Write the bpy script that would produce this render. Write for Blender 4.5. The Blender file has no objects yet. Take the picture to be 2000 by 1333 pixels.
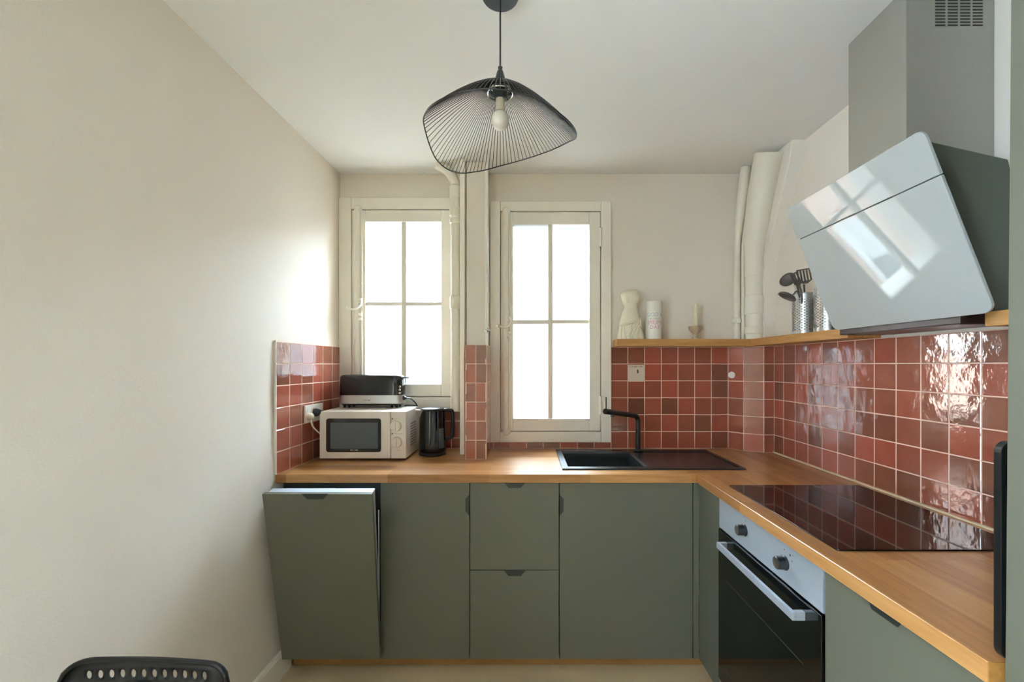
import bpy, bmesh, math, random
from mathutils import Vector, Matrix

random.seed(7)
PI = math.pi
S = bpy.context.scene
COL = S.collection

# ------------------------------------------------------------------ camera
F = 835.0            # focal length in pixels of the 2000 px wide photograph
U0, V0 = 1028.0, 713.0
H = 1.38             # eye height


def P(u, v, s):
    """photo pixel + pixels-per-metre at its depth -> room point"""
    return Vector(((u - U0) / s, F / s, H - (v - V0) / s))


cam_d = bpy.data.cameras.new('camera')
cam = bpy.data.objects.new('camera', cam_d)
COL.objects.link(cam)
cam.location = (0, 0, H)
cam.rotation_euler = (PI / 2, 0, 0)
cam_d.sensor_width = 36
cam_d.lens = F / 2000 * 36
cam_d.shift_x = -(U0 - 1000) / 2000
cam_d.shift_y = (V0 - 666.5) / 2000
cam_d.clip_start = 0.02
S.camera = cam

# ------------------------------------------------------------------ world / light / exposure
W = bpy.data.worlds.new('world')
S.world = W
W.use_nodes = True
bg = W.node_tree.nodes['Background']
bg.inputs[0].default_value = (0.66, 0.84, 1.0, 1)     # even overcast sky
bg.inputs[1].default_value = 24.0

S.view_settings.view_transform = 'Standard'
S.view_settings.look = 'None'
S.view_settings.exposure = 1.34
S.view_settings.gamma = 1
S.view_settings.use_curve_mapping = False
S.cycles.diffuse_bounces = 8
S.cycles.max_bounces = 14
S.cycles.transparent_max_bounces = 24
S.cycles.sample_clamp_indirect = 8
S.cycles.caustics_reflective = False
S.cycles.caustics_refractive = False


# ------------------------------------------------------------------ materials
def lin(c):
    return tuple((x / 255 / 12.92) if x / 255 <= 0.04045 else ((x / 255 + 0.055) / 1.055) ** 2.4 for x in c) + (1,)


def new_mat(name):
    m = bpy.data.materials.new(name)
    m.use_nodes = True
    nt = m.node_tree
    return m, nt, nt.nodes['Principled BSDF']


def mat(name, rgb, rough=0.5, metal=0.0, bump=0.0, bscale=40.0, var=0.0, vscale=6.0, coat=0.0, spec=0.5, stretch=None):
    m, nt, b = new_mat(name)
    b.inputs['Base Color'].default_value = lin(rgb)
    b.inputs['Roughness'].default_value = rough
    b.inputs['Metallic'].default_value = metal
    b.inputs['Specular IOR Level'].default_value = spec
    b.inputs['Coat Weight'].default_value = coat
    tc = nt.nodes.new('ShaderNodeTexCoord')
    src = tc.outputs['Object']
    if stretch:
        mp = nt.nodes.new('ShaderNodeMapping')
        mp.inputs['Scale'].default_value = stretch
        nt.links.new(src, mp.inputs[0])
        src = mp.outputs[0]
    if var:
        n = nt.nodes.new('ShaderNodeTexNoise')
        n.inputs['Scale'].default_value = vscale
        n.inputs['Detail'].default_value = 5
        nt.links.new(src, n.inputs['Vector'])
        r = nt.nodes.new('ShaderNodeValToRGB')
        r.color_ramp.elements[0].position = 0.3
        r.color_ramp.elements[1].position = 0.7
        a = lin(rgb)
        r.color_ramp.elements[0].color = tuple(min(1, x * (1 - var)) for x in a[:3]) + (1,)
        r.color_ramp.elements[1].color = tuple(min(1, x * (1 + var)) for x in a[:3]) + (1,)
        nt.links.new(n.outputs[0], r.inputs[0])
        nt.links.new(r.outputs[0], b.inputs['Base Color'])
    if bump:
        n2 = nt.nodes.new('ShaderNodeTexNoise')
        n2.inputs['Scale'].default_value = bscale
        n2.inputs['Detail'].default_value = 4
        nt.links.new(src, n2.inputs['Vector'])
        bp = nt.nodes.new('ShaderNodeBump')
        bp.inputs['Strength'].default_value = bump
        bp.inputs['Distance'].default_value = 0.004
        nt.links.new(n2.outputs[0], bp.inputs['Height'])
        nt.links.new(bp.outputs[0], b.inputs['Normal'])
    return m


def wood(name, c1, c2, c3, along='X', rough=0.35, stave=0.045, length=0.45):
    """oak staves: brick texture for the laminated staves, stretched noise for grain"""
    m, nt, b = new_mat(name)
    tc = nt.nodes.new('ShaderNodeTexCoord')
    mp = nt.nodes.new('ShaderNodeMapping')
    if along == 'Y':
        mp.inputs['Rotation'].default_value = (0, 0, PI / 2)
    nt.links.new(tc.outputs['Object'], mp.inputs[0])
    br = nt.nodes.new('ShaderNodeTexBrick')
    br.inputs['Color1'].default_value = (0, 0, 0, 1)
    br.inputs['Color2'].default_value = (1, 1, 1, 1)
    br.inputs['Mortar'].default_value = (0.35, 0.35, 0.35, 1)
    br.inputs['Scale'].default_value = 1
    br.inputs['Mortar Size'].default_value = 0.0003
    br.inputs['Brick Width'].default_value = length
    br.inputs['Row Height'].default_value = stave
    br.offset = 0.37
    br.offset_frequency = 1
    nt.links.new(mp.outputs[0], br.inputs['Vector'])
    m2 = nt.nodes.new('ShaderNodeMapping')
    m2.inputs['Scale'].default_value = (5, 70, 70)
    nt.links.new(mp.outputs[0], m2.inputs[0])
    nz = nt.nodes.new('ShaderNodeTexNoise')
    nz.inputs['Scale'].default_value = 1.0
    nz.inputs['Detail'].default_value = 6
    nz.inputs['Distortion'].default_value = 0.8
    nt.links.new(m2.outputs[0], nz.inputs['Vector'])
    mx = nt.nodes.new('ShaderNodeMix')
    mx.data_type = 'FLOAT'
    mx.inputs[0].default_value = 0.62
    nt.links.new(br.outputs['Color'], mx.inputs[2])
    nt.links.new(nz.outputs[0], mx.inputs[3])
    r = nt.nodes.new('ShaderNodeValToRGB')
    e = r.color_ramp.elements
    e[0].position = 0.25
    e[0].color = lin(c1)
    e[1].position = 0.75
    e[1].color = lin(c3)
    k = e.new(0.5)
    k.color = lin(c2)
    nt.links.new(mx.outputs[0], r.inputs[0])
    nt.links.new(r.outputs[0], b.inputs['Base Color'])
    b.inputs['Roughness'].default_value = rough
    bp = nt.nodes.new('ShaderNodeBump')
    bp.inputs['Strength'].default_value = 0.12
    bp.inputs['Distance'].default_value = 0.001
    nt.links.new(nz.outputs[0], bp.inputs['Height'])
    nt.links.new(bp.outputs[0], b.inputs['Normal'])
    return m


def tile_mat():
    """hand-made glazed terracotta tile: hue differs per tile, wavy glossy glaze"""
    m, nt, b = new_mat('glazed_red_tile')
    oi = nt.nodes.new('ShaderNodeObjectInfo')
    r = nt.nodes.new('ShaderNodeValToRGB')
    e = r.color_ramp.elements
    e[0].position, e[0].color = 0.0, lin((124, 76, 58))
    e[1].position, e[1].color = 1.0, lin((176, 90, 70))
    for p, c in ((0.25, (144, 84, 63)), (0.5, (160, 83, 65)), (0.75, (154, 88, 68))):
        k = e.new(p)
        k.color = lin(c)
    nt.links.new(oi.outputs['Random'], r.inputs[0])
    geo = nt.nodes.new('ShaderNodeNewGeometry')
    n = nt.nodes.new('ShaderNodeTexNoise')
    n.inputs['Scale'].default_value = 14
    n.inputs['Detail'].default_value = 4
    nt.links.new(geo.outputs['Position'], n.inputs['Vector'])
    mx = nt.nodes.new('ShaderNodeMix')
    mx.data_type = 'RGBA'
    mx.blend_type = 'MULTIPLY'
    mx.inputs[0].default_value = 0.35
    r2 = nt.nodes.new('ShaderNodeValToRGB')
    r2.color_ramp.elements[0].position = 0.3
    r2.color_ramp.elements[1].position = 0.7
    r2.color_ramp.elements[0].color = (0.62, 0.6, 0.6, 1)
    r2.color_ramp.elements[1].color = (1, 1, 1, 1)
    nt.links.new(n.outputs[0], r2.inputs[0])
    nt.links.new(r.outputs[0], mx.inputs[6])
    nt.links.new(r2.outputs[0], mx.inputs[7])
    nt.links.new(mx.outputs[2], b.inputs['Base Color'])
    b.inputs['Roughness'].default_value = 0.07
    b.inputs['IOR'].default_value = 2.0
    n2 = nt.nodes.new('ShaderNodeTexNoise')
    n2.inputs['Scale'].default_value = 26
    n2.inputs['Detail'].default_value = 3
    nt.links.new(geo.outputs['Position'], n2.inputs['Vector'])
    bp = nt.nodes.new('ShaderNodeBump')
    bp.inputs['Strength'].default_value = 0.22
    bp.inputs['Distance'].default_value = 0.006
    nt.links.new(n2.outputs[0], bp.inputs['Height'])
    nt.links.new(bp.outputs[0], b.inputs['Normal'])
    return m


def glass_mat(name, tint=(1, 1, 1), k=1.0):
    """thin pane: clear, with Fresnel mirror"""
    m = bpy.data.materials.new(name)
    m.use_nodes = True
    nt = m.node_tree
    nt.nodes.clear()
    o = nt.nodes.new('ShaderNodeOutputMaterial')
    t = nt.nodes.new('ShaderNodeBsdfTransparent')
    t.inputs[0].default_value = tuple(tint) + (1,)
    g = nt.nodes.new('ShaderNodeBsdfGlossy')
    g.inputs['Roughness'].default_value = 0.02
    f = nt.nodes.new('ShaderNodeFresnel')
    f.inputs[0].default_value = 1.4
    mx = nt.nodes.new('ShaderNodeMixShader')
    nt.links.new(f.outputs[0], mx.inputs[0])
    nt.links.new(t.outputs[0], mx.inputs[1])
    nt.links.new(g.outputs[0], mx.inputs[2])
    nt.links.new(mx.outputs[0], o.inputs[0])
    return m


def brick_mat():
    m, nt, b = new_mat('courtyard_brick')
    tc = nt.nodes.new('ShaderNodeTexCoord')
    mp = nt.nodes.new('ShaderNodeMapping')
    mp.inputs['Rotation'].default_value = (PI / 2, 0, PI / 2)
    nt.links.new(tc.outputs['Object'], mp.inputs[0])
    cmb = nt.nodes.new('ShaderNodeSeparateXYZ')
    nt.links.new(tc.outputs['Object'], cmb.inputs[0])
    c2 = nt.nodes.new('ShaderNodeCombineXYZ')
    nt.links.new(cmb.outputs['Y'], c2.inputs['X'])
    nt.links.new(cmb.outputs['Z'], c2.inputs['Y'])
    br = nt.nodes.new('ShaderNodeTexBrick')
    br.inputs['Color1'].default_value = lin((196, 126, 96))
    br.inputs['Color2'].default_value = lin((214, 160, 128))
    br.inputs['Mortar'].default_value = lin((222, 214, 200))
    br.inputs['Scale'].default_value = 1
    br.inputs['Mortar Size'].default_value = 0.012
    br.inputs['Brick Width'].default_value = 0.23
    br.inputs['Row Height'].default_value = 0.075
    nt.links.new(c2.outputs[0], br.inputs['Vector'])
    nt.links.new(br.outputs['Color'], b.inputs['Base Color'])
    b.inputs['Roughness'].default_value = 0.9
    return m


M = {}
M['wall'] = mat('warm_white_paint', (224, 216, 204), 0.65, bump=0.12, bscale=160)
M['ceiling'] = mat('ceiling_paint', (229, 229, 226), 0.8, bump=0.08, bscale=120)
M['trimpaint'] = mat('satin_white_paint', (238, 233, 222), 0.38, bump=0.05, bscale=60)
M['pipepaint'] = mat('thick_pipe_paint', (222, 215, 200), 0.5, bump=0.35, bscale=28)
M['floor'] = mat('beige_floor', (196, 176, 140), 0.45, var=0.06, vscale=3)
M['green'] = mat('sage_green_front', (95, 96, 82), 0.5, bump=0.02, bscale=300)
M['greenedge'] = mat('sage_green_carcass', (60, 64, 56), 0.6)
M['dark'] = mat('black_matt', (24, 25, 24), 0.45)
M['handle'] = mat('anthracite_metal', (48, 52, 50), 0.4, metal=0.3)
M['granite'] = mat('black_composite', (34, 38, 40), 0.26, bump=0.15, bscale=500)
M['blackgloss'] = mat('black_gloss', (14, 15, 15), 0.12)
M['blackplastic'] = mat('black_plastic', (22, 23, 23), 0.28)
M['chairblack'] = mat('chair_black', (12, 12, 12), 0.42, spec=0.35)
M['hobglass'] = mat('hob_glass', (24, 16, 14), 0.04, spec=0.45)
M['ovenglass'] = mat('oven_glass', (12, 13, 12), 0.05)
M['ovenrack'] = mat('oven_rack_metal', (80, 80, 74), 0.4, metal=1)
M['steel'] = mat('brushed_steel', (190, 190, 186), 0.36, metal=1, bump=0.05, bscale=60, stretch=(1, 1, 40))
M['ovensteel'] = mat('oven_steel', (182, 191, 203), 0.42, metal=0.5)
M['chimney'] = mat('hood_steel', (168, 166, 156), 0.5, metal=0.75, bump=0.03, bscale=50, stretch=(1, 1, 30))
M['hoodbody'] = mat('hood_body_green_black', (76, 84, 70), 0.45)
M['hoodunder'] = mat('hood_underside', (40, 26, 22), 0.3)
M['whiteglass'] = mat('white_glass', (168, 171, 168), 0.02, spec=0.32)
M['white'] = mat('white_plastic', (216, 208, 196), 0.4)
M['whitecord'] = mat('cream_plastic', (214, 204, 184), 0.45)
M['paper'] = mat('paper_notice', (205, 190, 172), 0.7)
M['ink'] = mat('ink_dark', (70, 62, 54), 0.7)
M['inkblue'] = mat('ink_blue', (168, 190, 196), 0.7)
M['inkpink'] = mat('ink_pink', (224, 150, 180), 0.7)
M['ceramic'] = mat('ivory_ceramic', (222, 212, 190), 0.45)
M['cup'] = mat('white_ceramic', (232, 230, 220), 0.35)
M['stone'] = mat('taupe_ceramic', (186, 168, 138), 0.6)
M['wax'] = mat('candle_wax', (224, 210, 178), 0.5)
M['bulb'] = mat('frosted_bulb', (208, 200, 186), 0.25)
M['bulbbase'] = mat('bulb_collar', (190, 176, 150), 0.4)
M['utensil'] = mat('grey_nylon', (92, 86, 80), 0.35)
M['grout'] = mat('grout_pink', (226, 190, 172), 0.85)
M['tile'] = tile_mat()
M['pane'] = glass_mat('window_glass')
M['mwglass'] = mat('microwave_glass', (78, 84, 86), 0.15)
M['knobcap'] = mat('knob_cap', (84, 78, 66), 0.3, metal=0.3)
M['chrome'] = mat('chrome', (220, 220, 216), 0.12, metal=1)
M['oakX'] = wood('oak_x', (140, 94, 50), (168, 118, 68), (188, 140, 86), 'X', 0.28)
M['oakY'] = wood('oak_y', (140, 94, 50), (168, 118, 68), (188, 140, 86), 'Y', 0.3)
M['oakshelf'] = wood('oak_shelf', (170, 122, 66), (196, 148, 86), (210, 166, 102), 'X', 0.5, 0.3, 3.0)
M['oakshelfY'] = wood('oak_shelf_y', (170, 122, 66), (196, 148, 86), (210, 166, 102), 'Y', 0.5, 0.3, 3.0)
M['oakend'] = mat('oak_end_grain', (166, 118, 58), 0.6, var=0.2, vscale=60)
M['plinth'] = mat('oak_plinth', (150, 110, 64), 0.5, var=0.1, vscale=8)
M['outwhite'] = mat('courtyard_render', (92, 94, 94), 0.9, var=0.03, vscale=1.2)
M['outbright'] = mat('facade_white', (226, 226, 222), 0.8)
M['outstone'] = mat('courtyard_stone', (226, 222, 214), 0.9)
M['brick'] = brick_mat()
M['outglass'] = mat('facade_glass', (120, 130, 136), 0.1)
M['courtfloor'] = mat('courtyard_paving', (150, 146, 138), 0.9)
M['joint_shade'] = mat('painted_joint_shade', (60, 58, 52), 0.8)  # shade of the sash joints put into a dark colour


# ------------------------------------------------------------------ geometry helpers
class G:
    def __init__(self):
        self.bm = bmesh.new()

    def face(self, pts):
        vs = [self.bm.verts.new(p) for p in pts]
        return self.bm.faces.new(vs)

    def box(self, x0, x1, y0, y1, z0, z1, T=None):
        x0, x1 = min(x0, x1), max(x0, x1)
        y0, y1 = min(y0, y1), max(y0, y1)
        z0, z1 = min(z0, z1), max(z0, z1)
        c = [Vector((x, y, z)) for z in (z0, z1) for y in (y0, y1) for x in (x0, x1)]
        if T:
            c = [T @ p for p in c]
        v = [self.bm.verts.new(p) for p in c]
        for f in ((0, 2, 3, 1), (4, 5, 7, 6), (0, 1, 5, 4), (2, 6, 7, 3), (0, 4, 6, 2), (1, 3, 7, 5)):
            self.bm.faces.new([v[i] for i in f])
        return self

    def prism(self, poly, d, T=None):
        """poly: list of 3D points (planar loop); d: extrusion vector"""
        a = [Vector(p) for p in poly]
        b = [p + Vector(d) for p in a]
        if T:
            a = [T @ p for p in a]
            b = [T @ p for p in b]
        va = [self.bm.verts.new(p) for p in a]
        vb = [self.bm.verts.new(p) for p in b]
        n = len(a)
        self.bm.faces.new(va)
        self.bm.faces.new(vb[::-1])
        for i in range(n):
            self.bm.faces.new((va[i], vb[i], vb[(i + 1) % n], va[(i + 1) % n]))
        return self

    def loft(self, rings, close=True, caps=True):
        R = [[self.bm.verts.new(p) for p in r] for r in rings]
        n = len(R[0])
        for a, b in zip(R, R[1:]):
            for i in range(n if close else n - 1):
                j = (i + 1) % n
                self.bm.faces.new((a[i], a[j], b[j], b[i]))
        if caps and close:
            self.bm.faces.new(R[0][::-1])
            self.bm.faces.new(R[-1])
        return self

    def lathe(self, prof, c=(0, 0, 0), n=32, T=None, caps=True):
        c = Vector(c)
        rings = []
        for r, z in prof:
            r = max(r, 1e-5)
            ring = [c + Vector((r * math.cos(2 * PI * i / n), r * math.sin(2 * PI * i / n), z)) for i in range(n)]
            if T:
                ring = [T @ p for p in ring]
            rings.append(ring)
        return self.loft(rings, True, caps)

    def tube(self, pts, r, n=10, caps=True):
        pts = [Vector(p) for p in pts]
        rr = r if isinstance(r, (list, tuple)) else [r] * len(pts)
        rings = []
        up = None
        for i, p in enumerate(pts):
            t = (pts[min(i + 1, len(pts) - 1)] - pts[max(i - 1, 0)]).normalized()
            if up is None:
                up = Vector((0, 0, 1)) if abs(t.z) < 0.9 else Vector((0, 1, 0))
            x = t.cross(up)
            if x.length < 1e-6:
                x = t.cross(Vector((1, 0, 0)))
            x.normalize()
            y = x.cross(t).normalized()
            up = y
            rings.append([p + (x * math.cos(2 * PI * k / n) + y * math.sin(2 * PI * k / n)) * rr[i] for k in range(n)])
        return self.loft(rings, True, caps)

    def cyl(self, a, b, r, n=20):
        return self.tube([a, b], r, n)

    def ball(self, c, r, sc=(1, 1, 1), n=20, m=12, T=None):
        rings = []
        for j in range(m + 1):
            ph = -PI / 2 + PI * j / m
            rr = max(math.cos(ph), 1e-4)
            ring = [Vector((c[0] + r * sc[0] * rr * math.cos(2 * PI * i / n), c[1] + r * sc[1] * rr * math.sin(2 * PI * i / n),
                            c[2] + r * sc[2] * math.sin(ph))) for i in range(n)]
            if T:
                ring = [T @ p for p in ring]
            rings.append(ring)
        return self.loft(rings)


def wpos(o):
    p = Vector((0, 0, 0))
    while o:
        p = p + o.location
        o = o.parent
    return p


def put(name, g, m, parent=None, bevel=0, seg=2, smooth=False, origin=True, auto=35):
    """link a G as ONE mesh object; vertices are given in room coordinates"""
    bm = g.bm
    bmesh.ops.recalc_face_normals(bm, faces=bm.faces[:])
    me = bpy.data.meshes.new(name)
    c = Vector((0, 0, 0))
    if origin:
        lo = Vector((1e9,) * 3)
        hi = Vector((-1e9,) * 3)
        for v in bm.verts:
            for k in range(3):
                lo[k] = min(lo[k], v.co[k])
                hi[k] = max(hi[k], v.co[k])
        c = (lo + hi) / 2
        for v in bm.verts:
            v.co -= c
    if smooth:
        for f in bm.faces:
            f.smooth = True
        for e in bm.edges:
            if len(e.link_faces) == 2 and e.calc_face_angle(0) > math.radians(auto):
                e.smooth = False
    bm.to_mesh(me)
    bm.free()
    me.materials.append(m)
    o = bpy.data.objects.new(name, me)
    COL.objects.link(o)
    if parent:
        o.parent = parent
        o.location = c - wpos(parent)
    else:
        o.location = c
    if bevel:
        b = o.modifiers.new('bevel', 'BEVEL')
        b.width = bevel
        b.segments = seg
        b.limit_method = 'ANGLE'
        b.angle_limit = math.radians(40)
        b.harden_normals = False
    return o


def tag(o, label, cat, group=None):
    o['label'] = label
    o['category'] = cat
    if group:
        o['group'] = group
    return o


def thing(name, label, cat, loc, group=None):
    o = bpy.data.objects.new(name, None)
    o.empty_display_size = 0.05
    COL.objects.link(o)
    o.location = loc
    return tag(o, label, cat, group)


def struct(o):
    o['kind'] = 'structure'
    return o


def sroot(name, loc=(0, 0, 0)):
    o = bpy.data.objects.new(name, None)
    o.empty_display_size = 0.05
    COL.objects.link(o)
    o.location = loc
    return struct(o)


def lerp(a, b, t):
    return a + (b - a) * t


def rrect(w, h, r, n=6):
    """rounded rectangle outline centred on 0,0"""
    out = []
    for cx, cy, a0 in ((w / 2 - r, h / 2 - r, 0), (-w / 2 + r, h / 2 - r, PI / 2), (-w / 2 + r, -h / 2 + r, PI), (w / 2 - r, -h / 2 + r, 1.5 * PI)):
        for i in range(n + 1):
            a = a0 + PI / 2 * i / n
            out.append((cx + r * math.cos(a), cy + r * math.sin(a)))
    return out


def spline(pts, n=8):
    """Catmull-Rom through points"""
    p = [Vector(q) for q in pts]
    p = [p[0] * 2 - p[1]] + p + [p[-1] * 2 - p[-2]]
    out = []
    for i in range(1, len(p) - 2):
        for k in range(n):
            t = k / n
            a, b, c, d = p[i - 1], p[i], p[i + 1], p[i + 2]
            out.append(0.5 * ((2 * b) + (c - a) * t + (2 * a - 5 * b + 4 * c - d) * t * t + (3 * b - a - 3 * c + d) * t ** 3))
    out.append(p[-2])
    return out


# ------------------------------------------------------------------ main dimensions
SB = 335.0                       # pixels per metre on the back wall tiles
YB = F / SB                      # tile face of the back wall
YW = YB + 0.008                  # painted back wall
YF = F / 440.0                   # front edge of the worktop, back run
YD = F / 436.0                   # cabinet fronts, back run
ZT = H - 0.4877                  # worktop top
ZU = ZT - 0.0375                 # worktop underside
ZC = 2.497                       # ceiling
XR = 1.375                       # tile face of the right wall
XRW = XR + 0.008
XE = 0.757                       # worktop edge, right run
XD = 0.775                       # cabinet fronts, right run
YN = F / 1190.0                  # near end of the worktop
YREAR = -2.4
ROW = 0.0985
NROW = 6
ZTT = ZT + ROW * NROW            # top of the tiles


def XL(y, z):
    """slightly out-of-true plastered left wall"""
    k = lerp(0.012, 0.055, z / 1.2) if z < 1.2 else lerp(0.055, 0.021, min(1, (z - 1.2) / 1.3))
    return -1.088 - k * (2.4925 - y)


# ------------------------------------------------------------------ room shell
g = G()
g.box(-1.7, 1.7, YREAR - 0.2, YW + 0.3, -0.1, 0)
struct(put('floor', g, M['floor'], origin=False))
g = G()
g.box(-1.7, 1.9, YREAR - 0.2, YW + 0.3, ZC, ZC + 0.15)
struct(put('ceiling', g, M['ceiling'], origin=False))

g = G()
ys = [0.05, 0.3, 1.0, 1.5, 1.9, 2.2, YW + 0.02]
zs = [0, 0.3, 0.6, 0.9, 1.2, 1.5, 1.8, 2.1, ZC]
g.loft([[Vector((XL(y, z), y, z)) for z in zs] + [Vector((XL(y, z) - 0.2, y, z)) for z in reversed(zs)] for y in ys])
wall_left = struct(put('wall_left', g, M['wall'], smooth=True, origin=False))

# side wall behind the camera, with a tall opening added for fill light
LW = [(-0.78, -0.34)]
LZ0, LZ1 = 0.3, 2.3
g = G()
xo = XL(0.05, 1.2)
ye = YREAR
for y0, y1 in LW:
    if y0 - ye > 0.005:
        g.box(xo - 0.2, xo + 0.02, ye, y0, 0, ZC)
    if y1 > y0:
        g.box(xo - 0.2, xo + 0.02, y0, y1, 0, LZ0)
        g.box(xo - 0.2, xo + 0.02, y0, y1, LZ1, ZC)
    ye = y1
g.box(xo - 0.2, xo + 0.02, -0.34, 0.05, 0, ZC)
struct(put('wall_left_rear', g, M['wall'], origin=False))

g = G()
g.box(XRW, XRW + 0.2, YREAR, YW + 0.3, 0, ZC)
wall_right = struct(put('wall_right', g, M['wall'], origin=False))

# window openings in the back wall: (x0,x1,z0,z1)
SW = SB * YB / (YW - 0.03)


def wx(u):
    return (u - U0) / 338.5


def wz(v):
    return H - (v - V0) / 338.5


W1 = dict(ca=(-1.087, wx(905), wz(804.5), wz(385)), sa=(wx(686), wx(880), wz(775), wz(409)), gl=(wx(712), wx(861), wz(751), wz(432)), mu=wx(787), mv=wz(593))
W2 = dict(ca=(wx(957), wx(1194.5), wz(865), wz(392)), sa=(wx(978), wx(1173), wz(843), wz(412.7)), gl=(wx(1002), wx(1151.5), wz(818.6), wz(437.7)), mu=wx(1075.5), mv=wz(628))
g = G()
xs = [-1.3, W1['sa'][0], W1['sa'][1], W2['sa'][0], W2['sa'][1], 1.6]
WT = 0.24
g.box(xs[0], xs[1], YW, YW + WT, 0, ZC)
g.box(xs[2], xs[3], YW, YW + WT, 0, ZC)
g.box(xs[4], xs[5], YW, YW + WT, 0, ZC)
for w in (W1, W2):
    g.box(w['sa'][0], w['sa'][1], YW, YW + WT, 0, w['sa'][2])
    g.box(w['sa'][0], w['sa'][1], YW, YW + WT, w['sa'][3], ZC)
wall_back = struct(put('wall_back', g, M['wall'], origin=False))

# rear wall behind the camera
g = G()
g.box(-1.7, 1.7, YREAR - 0.2, YREAR, 0, ZC)
struct(put('wall_rear', g, M['wall'], origin=False))

# baseboard on the left wall
g = G()
pr = []
for y in (0.051, 0.3, 1.0, F / 427.0):
    x = XL(y, 0.05)
    pr.append([Vector((x - 0.006, y, 0)), Vector((x + 0.021, y, 0)), Vector((x + 0.021, y, 0.098)), Vector((x + 0.014, y, 0.106)), Vector((x - 0.006, y, 0.106))])
g.loft(pr)
struct(put('baseboard_left', g, M['trimpaint'], origin=False))

# ------------------------------------------------------------------ windows


def hook_handle(root, x, z, y):
    """old french espagnolette: half-round rod, knobbly lever keeper"""
    pts = spline([(x + 0.020, y, z + 0.055), (x + 0.026, y - 0.014, z + 0.03), (x + 0.016, y - 0.03, z + 0.008), (x - 0.012, y - 0.036, z - 0.004), (x - 0.045, y - 0.034, z + 0.006)], 5)
    gg = G()
    gg.tube(pts, [lerp(0.008, 0.006, i / (len(pts) - 1)) for i in range(len(pts))], 8)
    gg.ball((x - 0.047, y - 0.034, z + 0.007), 0.011, n=12, m=8)
    hd = put('lever_handle', gg, M['trimpaint'], root, smooth=True)
    gg = G()
    for dz in (0.055, 0.032, -0.03, -0.055):
        gg.lathe([(0.008, -0.008), (0.0125, -0.004), (0.0125, 0.004), (0.008, 0.008)], (x + 0.018, y, z + dz), 12)
    put('lever_collar', gg, M['trimpaint'], root, smooth=True)
    return hd


def make_window(name, w, bar_u):
    cx = (w['ca'][0] + w['ca'][1]) / 2
    root = sroot(name, (cx, YW, w['ca'][2]))
    x0, x1, z0, z1 = w['ca']
    a0, a1, b0, b1 = w['sa']
    e = 0.004
    yf = YW - 0.026
    gg = G()
    gg.box(x0, a0 - e, yf, YW, z0, z1)
    gg.box(a1 + e, x1, yf, YW, z0, z1)
    gg.box(a0 - e, a1 + e, yf, YW, z0, b0 - e)
    gg.box(a0 - e, a1 + e, yf, YW, b1 + e, z1)
    put('casing', gg, M['trimpaint'], root, bevel=0.003)
    # rebate behind the joint, painted dark as the shade of the gap
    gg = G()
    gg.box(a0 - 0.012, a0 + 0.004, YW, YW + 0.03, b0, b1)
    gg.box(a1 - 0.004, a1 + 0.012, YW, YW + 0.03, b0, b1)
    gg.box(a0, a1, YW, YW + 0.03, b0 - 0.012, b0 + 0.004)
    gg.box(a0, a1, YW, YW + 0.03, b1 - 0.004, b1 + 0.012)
    put('rebate', gg, M['joint_shade'], root)
    # sash stiles and rails
    g0, g1, h0, h1 = w['gl']
    ys0, ys1 = YW - 0.022, YW + 0.022
    gg = G()
    gg.box(a0, g0, ys0, ys1, b0, b1)
    gg.box(g1, a1, ys0, ys1, b0, b1)
    gg.box(g0, g1, ys0, ys1, b0, h0)
    gg.box(g0, g1, ys0, ys1, h1, b1)
    put('sash', gg, M['trimpaint'], root, bevel=0.003)
    m = 0.0138
    gg = G()
    gg.box(w['mu'] - m, w['mu'] + m, ys0 + 0.006, ys1, h0 - 0.002, h1 + 0.002)
    put('glazing_bar', gg, M['trimpaint'], root, bevel=0.004)
    gg = G()
    gg.box(g0 - 0.002, g1 + 0.002, ys0 + 0.0075, ys1 - 0.001, w['mv'] - 0.0118, w['mv'] + 0.0118)
    put('glazing_bar', gg, M['trimpaint'], root, bevel=0.004)
    for (p0, p1) in ((g0, w['mu'] - m), (w['mu'] + m, g1)):
        for (q0, q1) in ((h0, w['mv'] - 0.0118), (w['mv'] + 0.0118, h1)):
            gg = G()
            yy = YW + 0.012
            gg.face([(p0, yy, q0), (p1, yy, q0), (p1, yy, q1), (p0, yy, q1)])
            put('pane', gg, M['pane'], root)
    # espagnolette rod cover
    xb = wx(bar_u)
    gg = G()
    n = 8
    prof = [(xb + 0.021 * math.cos(PI * k / n), ys0 - 0.016 * math.sin(PI * k / n)) for k in range(n + 1)]
    gg.prism([(p[0], p[1], b0 + 0.012) for p in prof], (0, 0, b1 - b0 - 0.006))
    put('rod_cover', gg, M['trimpaint'], root, smooth=True)
    gg = G()
    gg.cyl((xb + 0.026, ys0 - 0.006, b0 + 0.01), (xb + 0.026, ys0 - 0.006, b1 - 0.01), 0.0055, 10)
    put('rod', gg, M['trimpaint'], root, smooth=True)
    # scalloped plates top and bottom of the rod
    for zz in (b1 + 0.002, b0 - 0.002):
        gg = G()
        T = Matrix.Translation((xb + 0.004, yf - 0.002, zz)) @ Matrix.Rotation(PI / 2, 4, 'X')
        gg.lathe([(0.024, -0.004), (0.024, 0.0), (0.020, 0.004), (0.006, 0.005)], (0, 0, 0), 20, T)
        put('rod_keeper', gg, M['trimpaint'], root, smooth=True)
    hook_handle(root, xb + 0.004, w['mv'] - 0.035, ys0 - 0.014)
    return root, yf


w1, yf1 = make_window('window_1', W1, 697)
w2, yf2 = make_window('window_2', W2, 987.5)
for v in (463, 792):
    g = G()
    g.cyl((wx(1173), yf2 - 0.004, wz(v + 18)), (wx(1173), yf2 - 0.004, wz(v - 18)), 0.009, 12)
    put('hinge', g, M['trimpaint'], w2, smooth=True)
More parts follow.
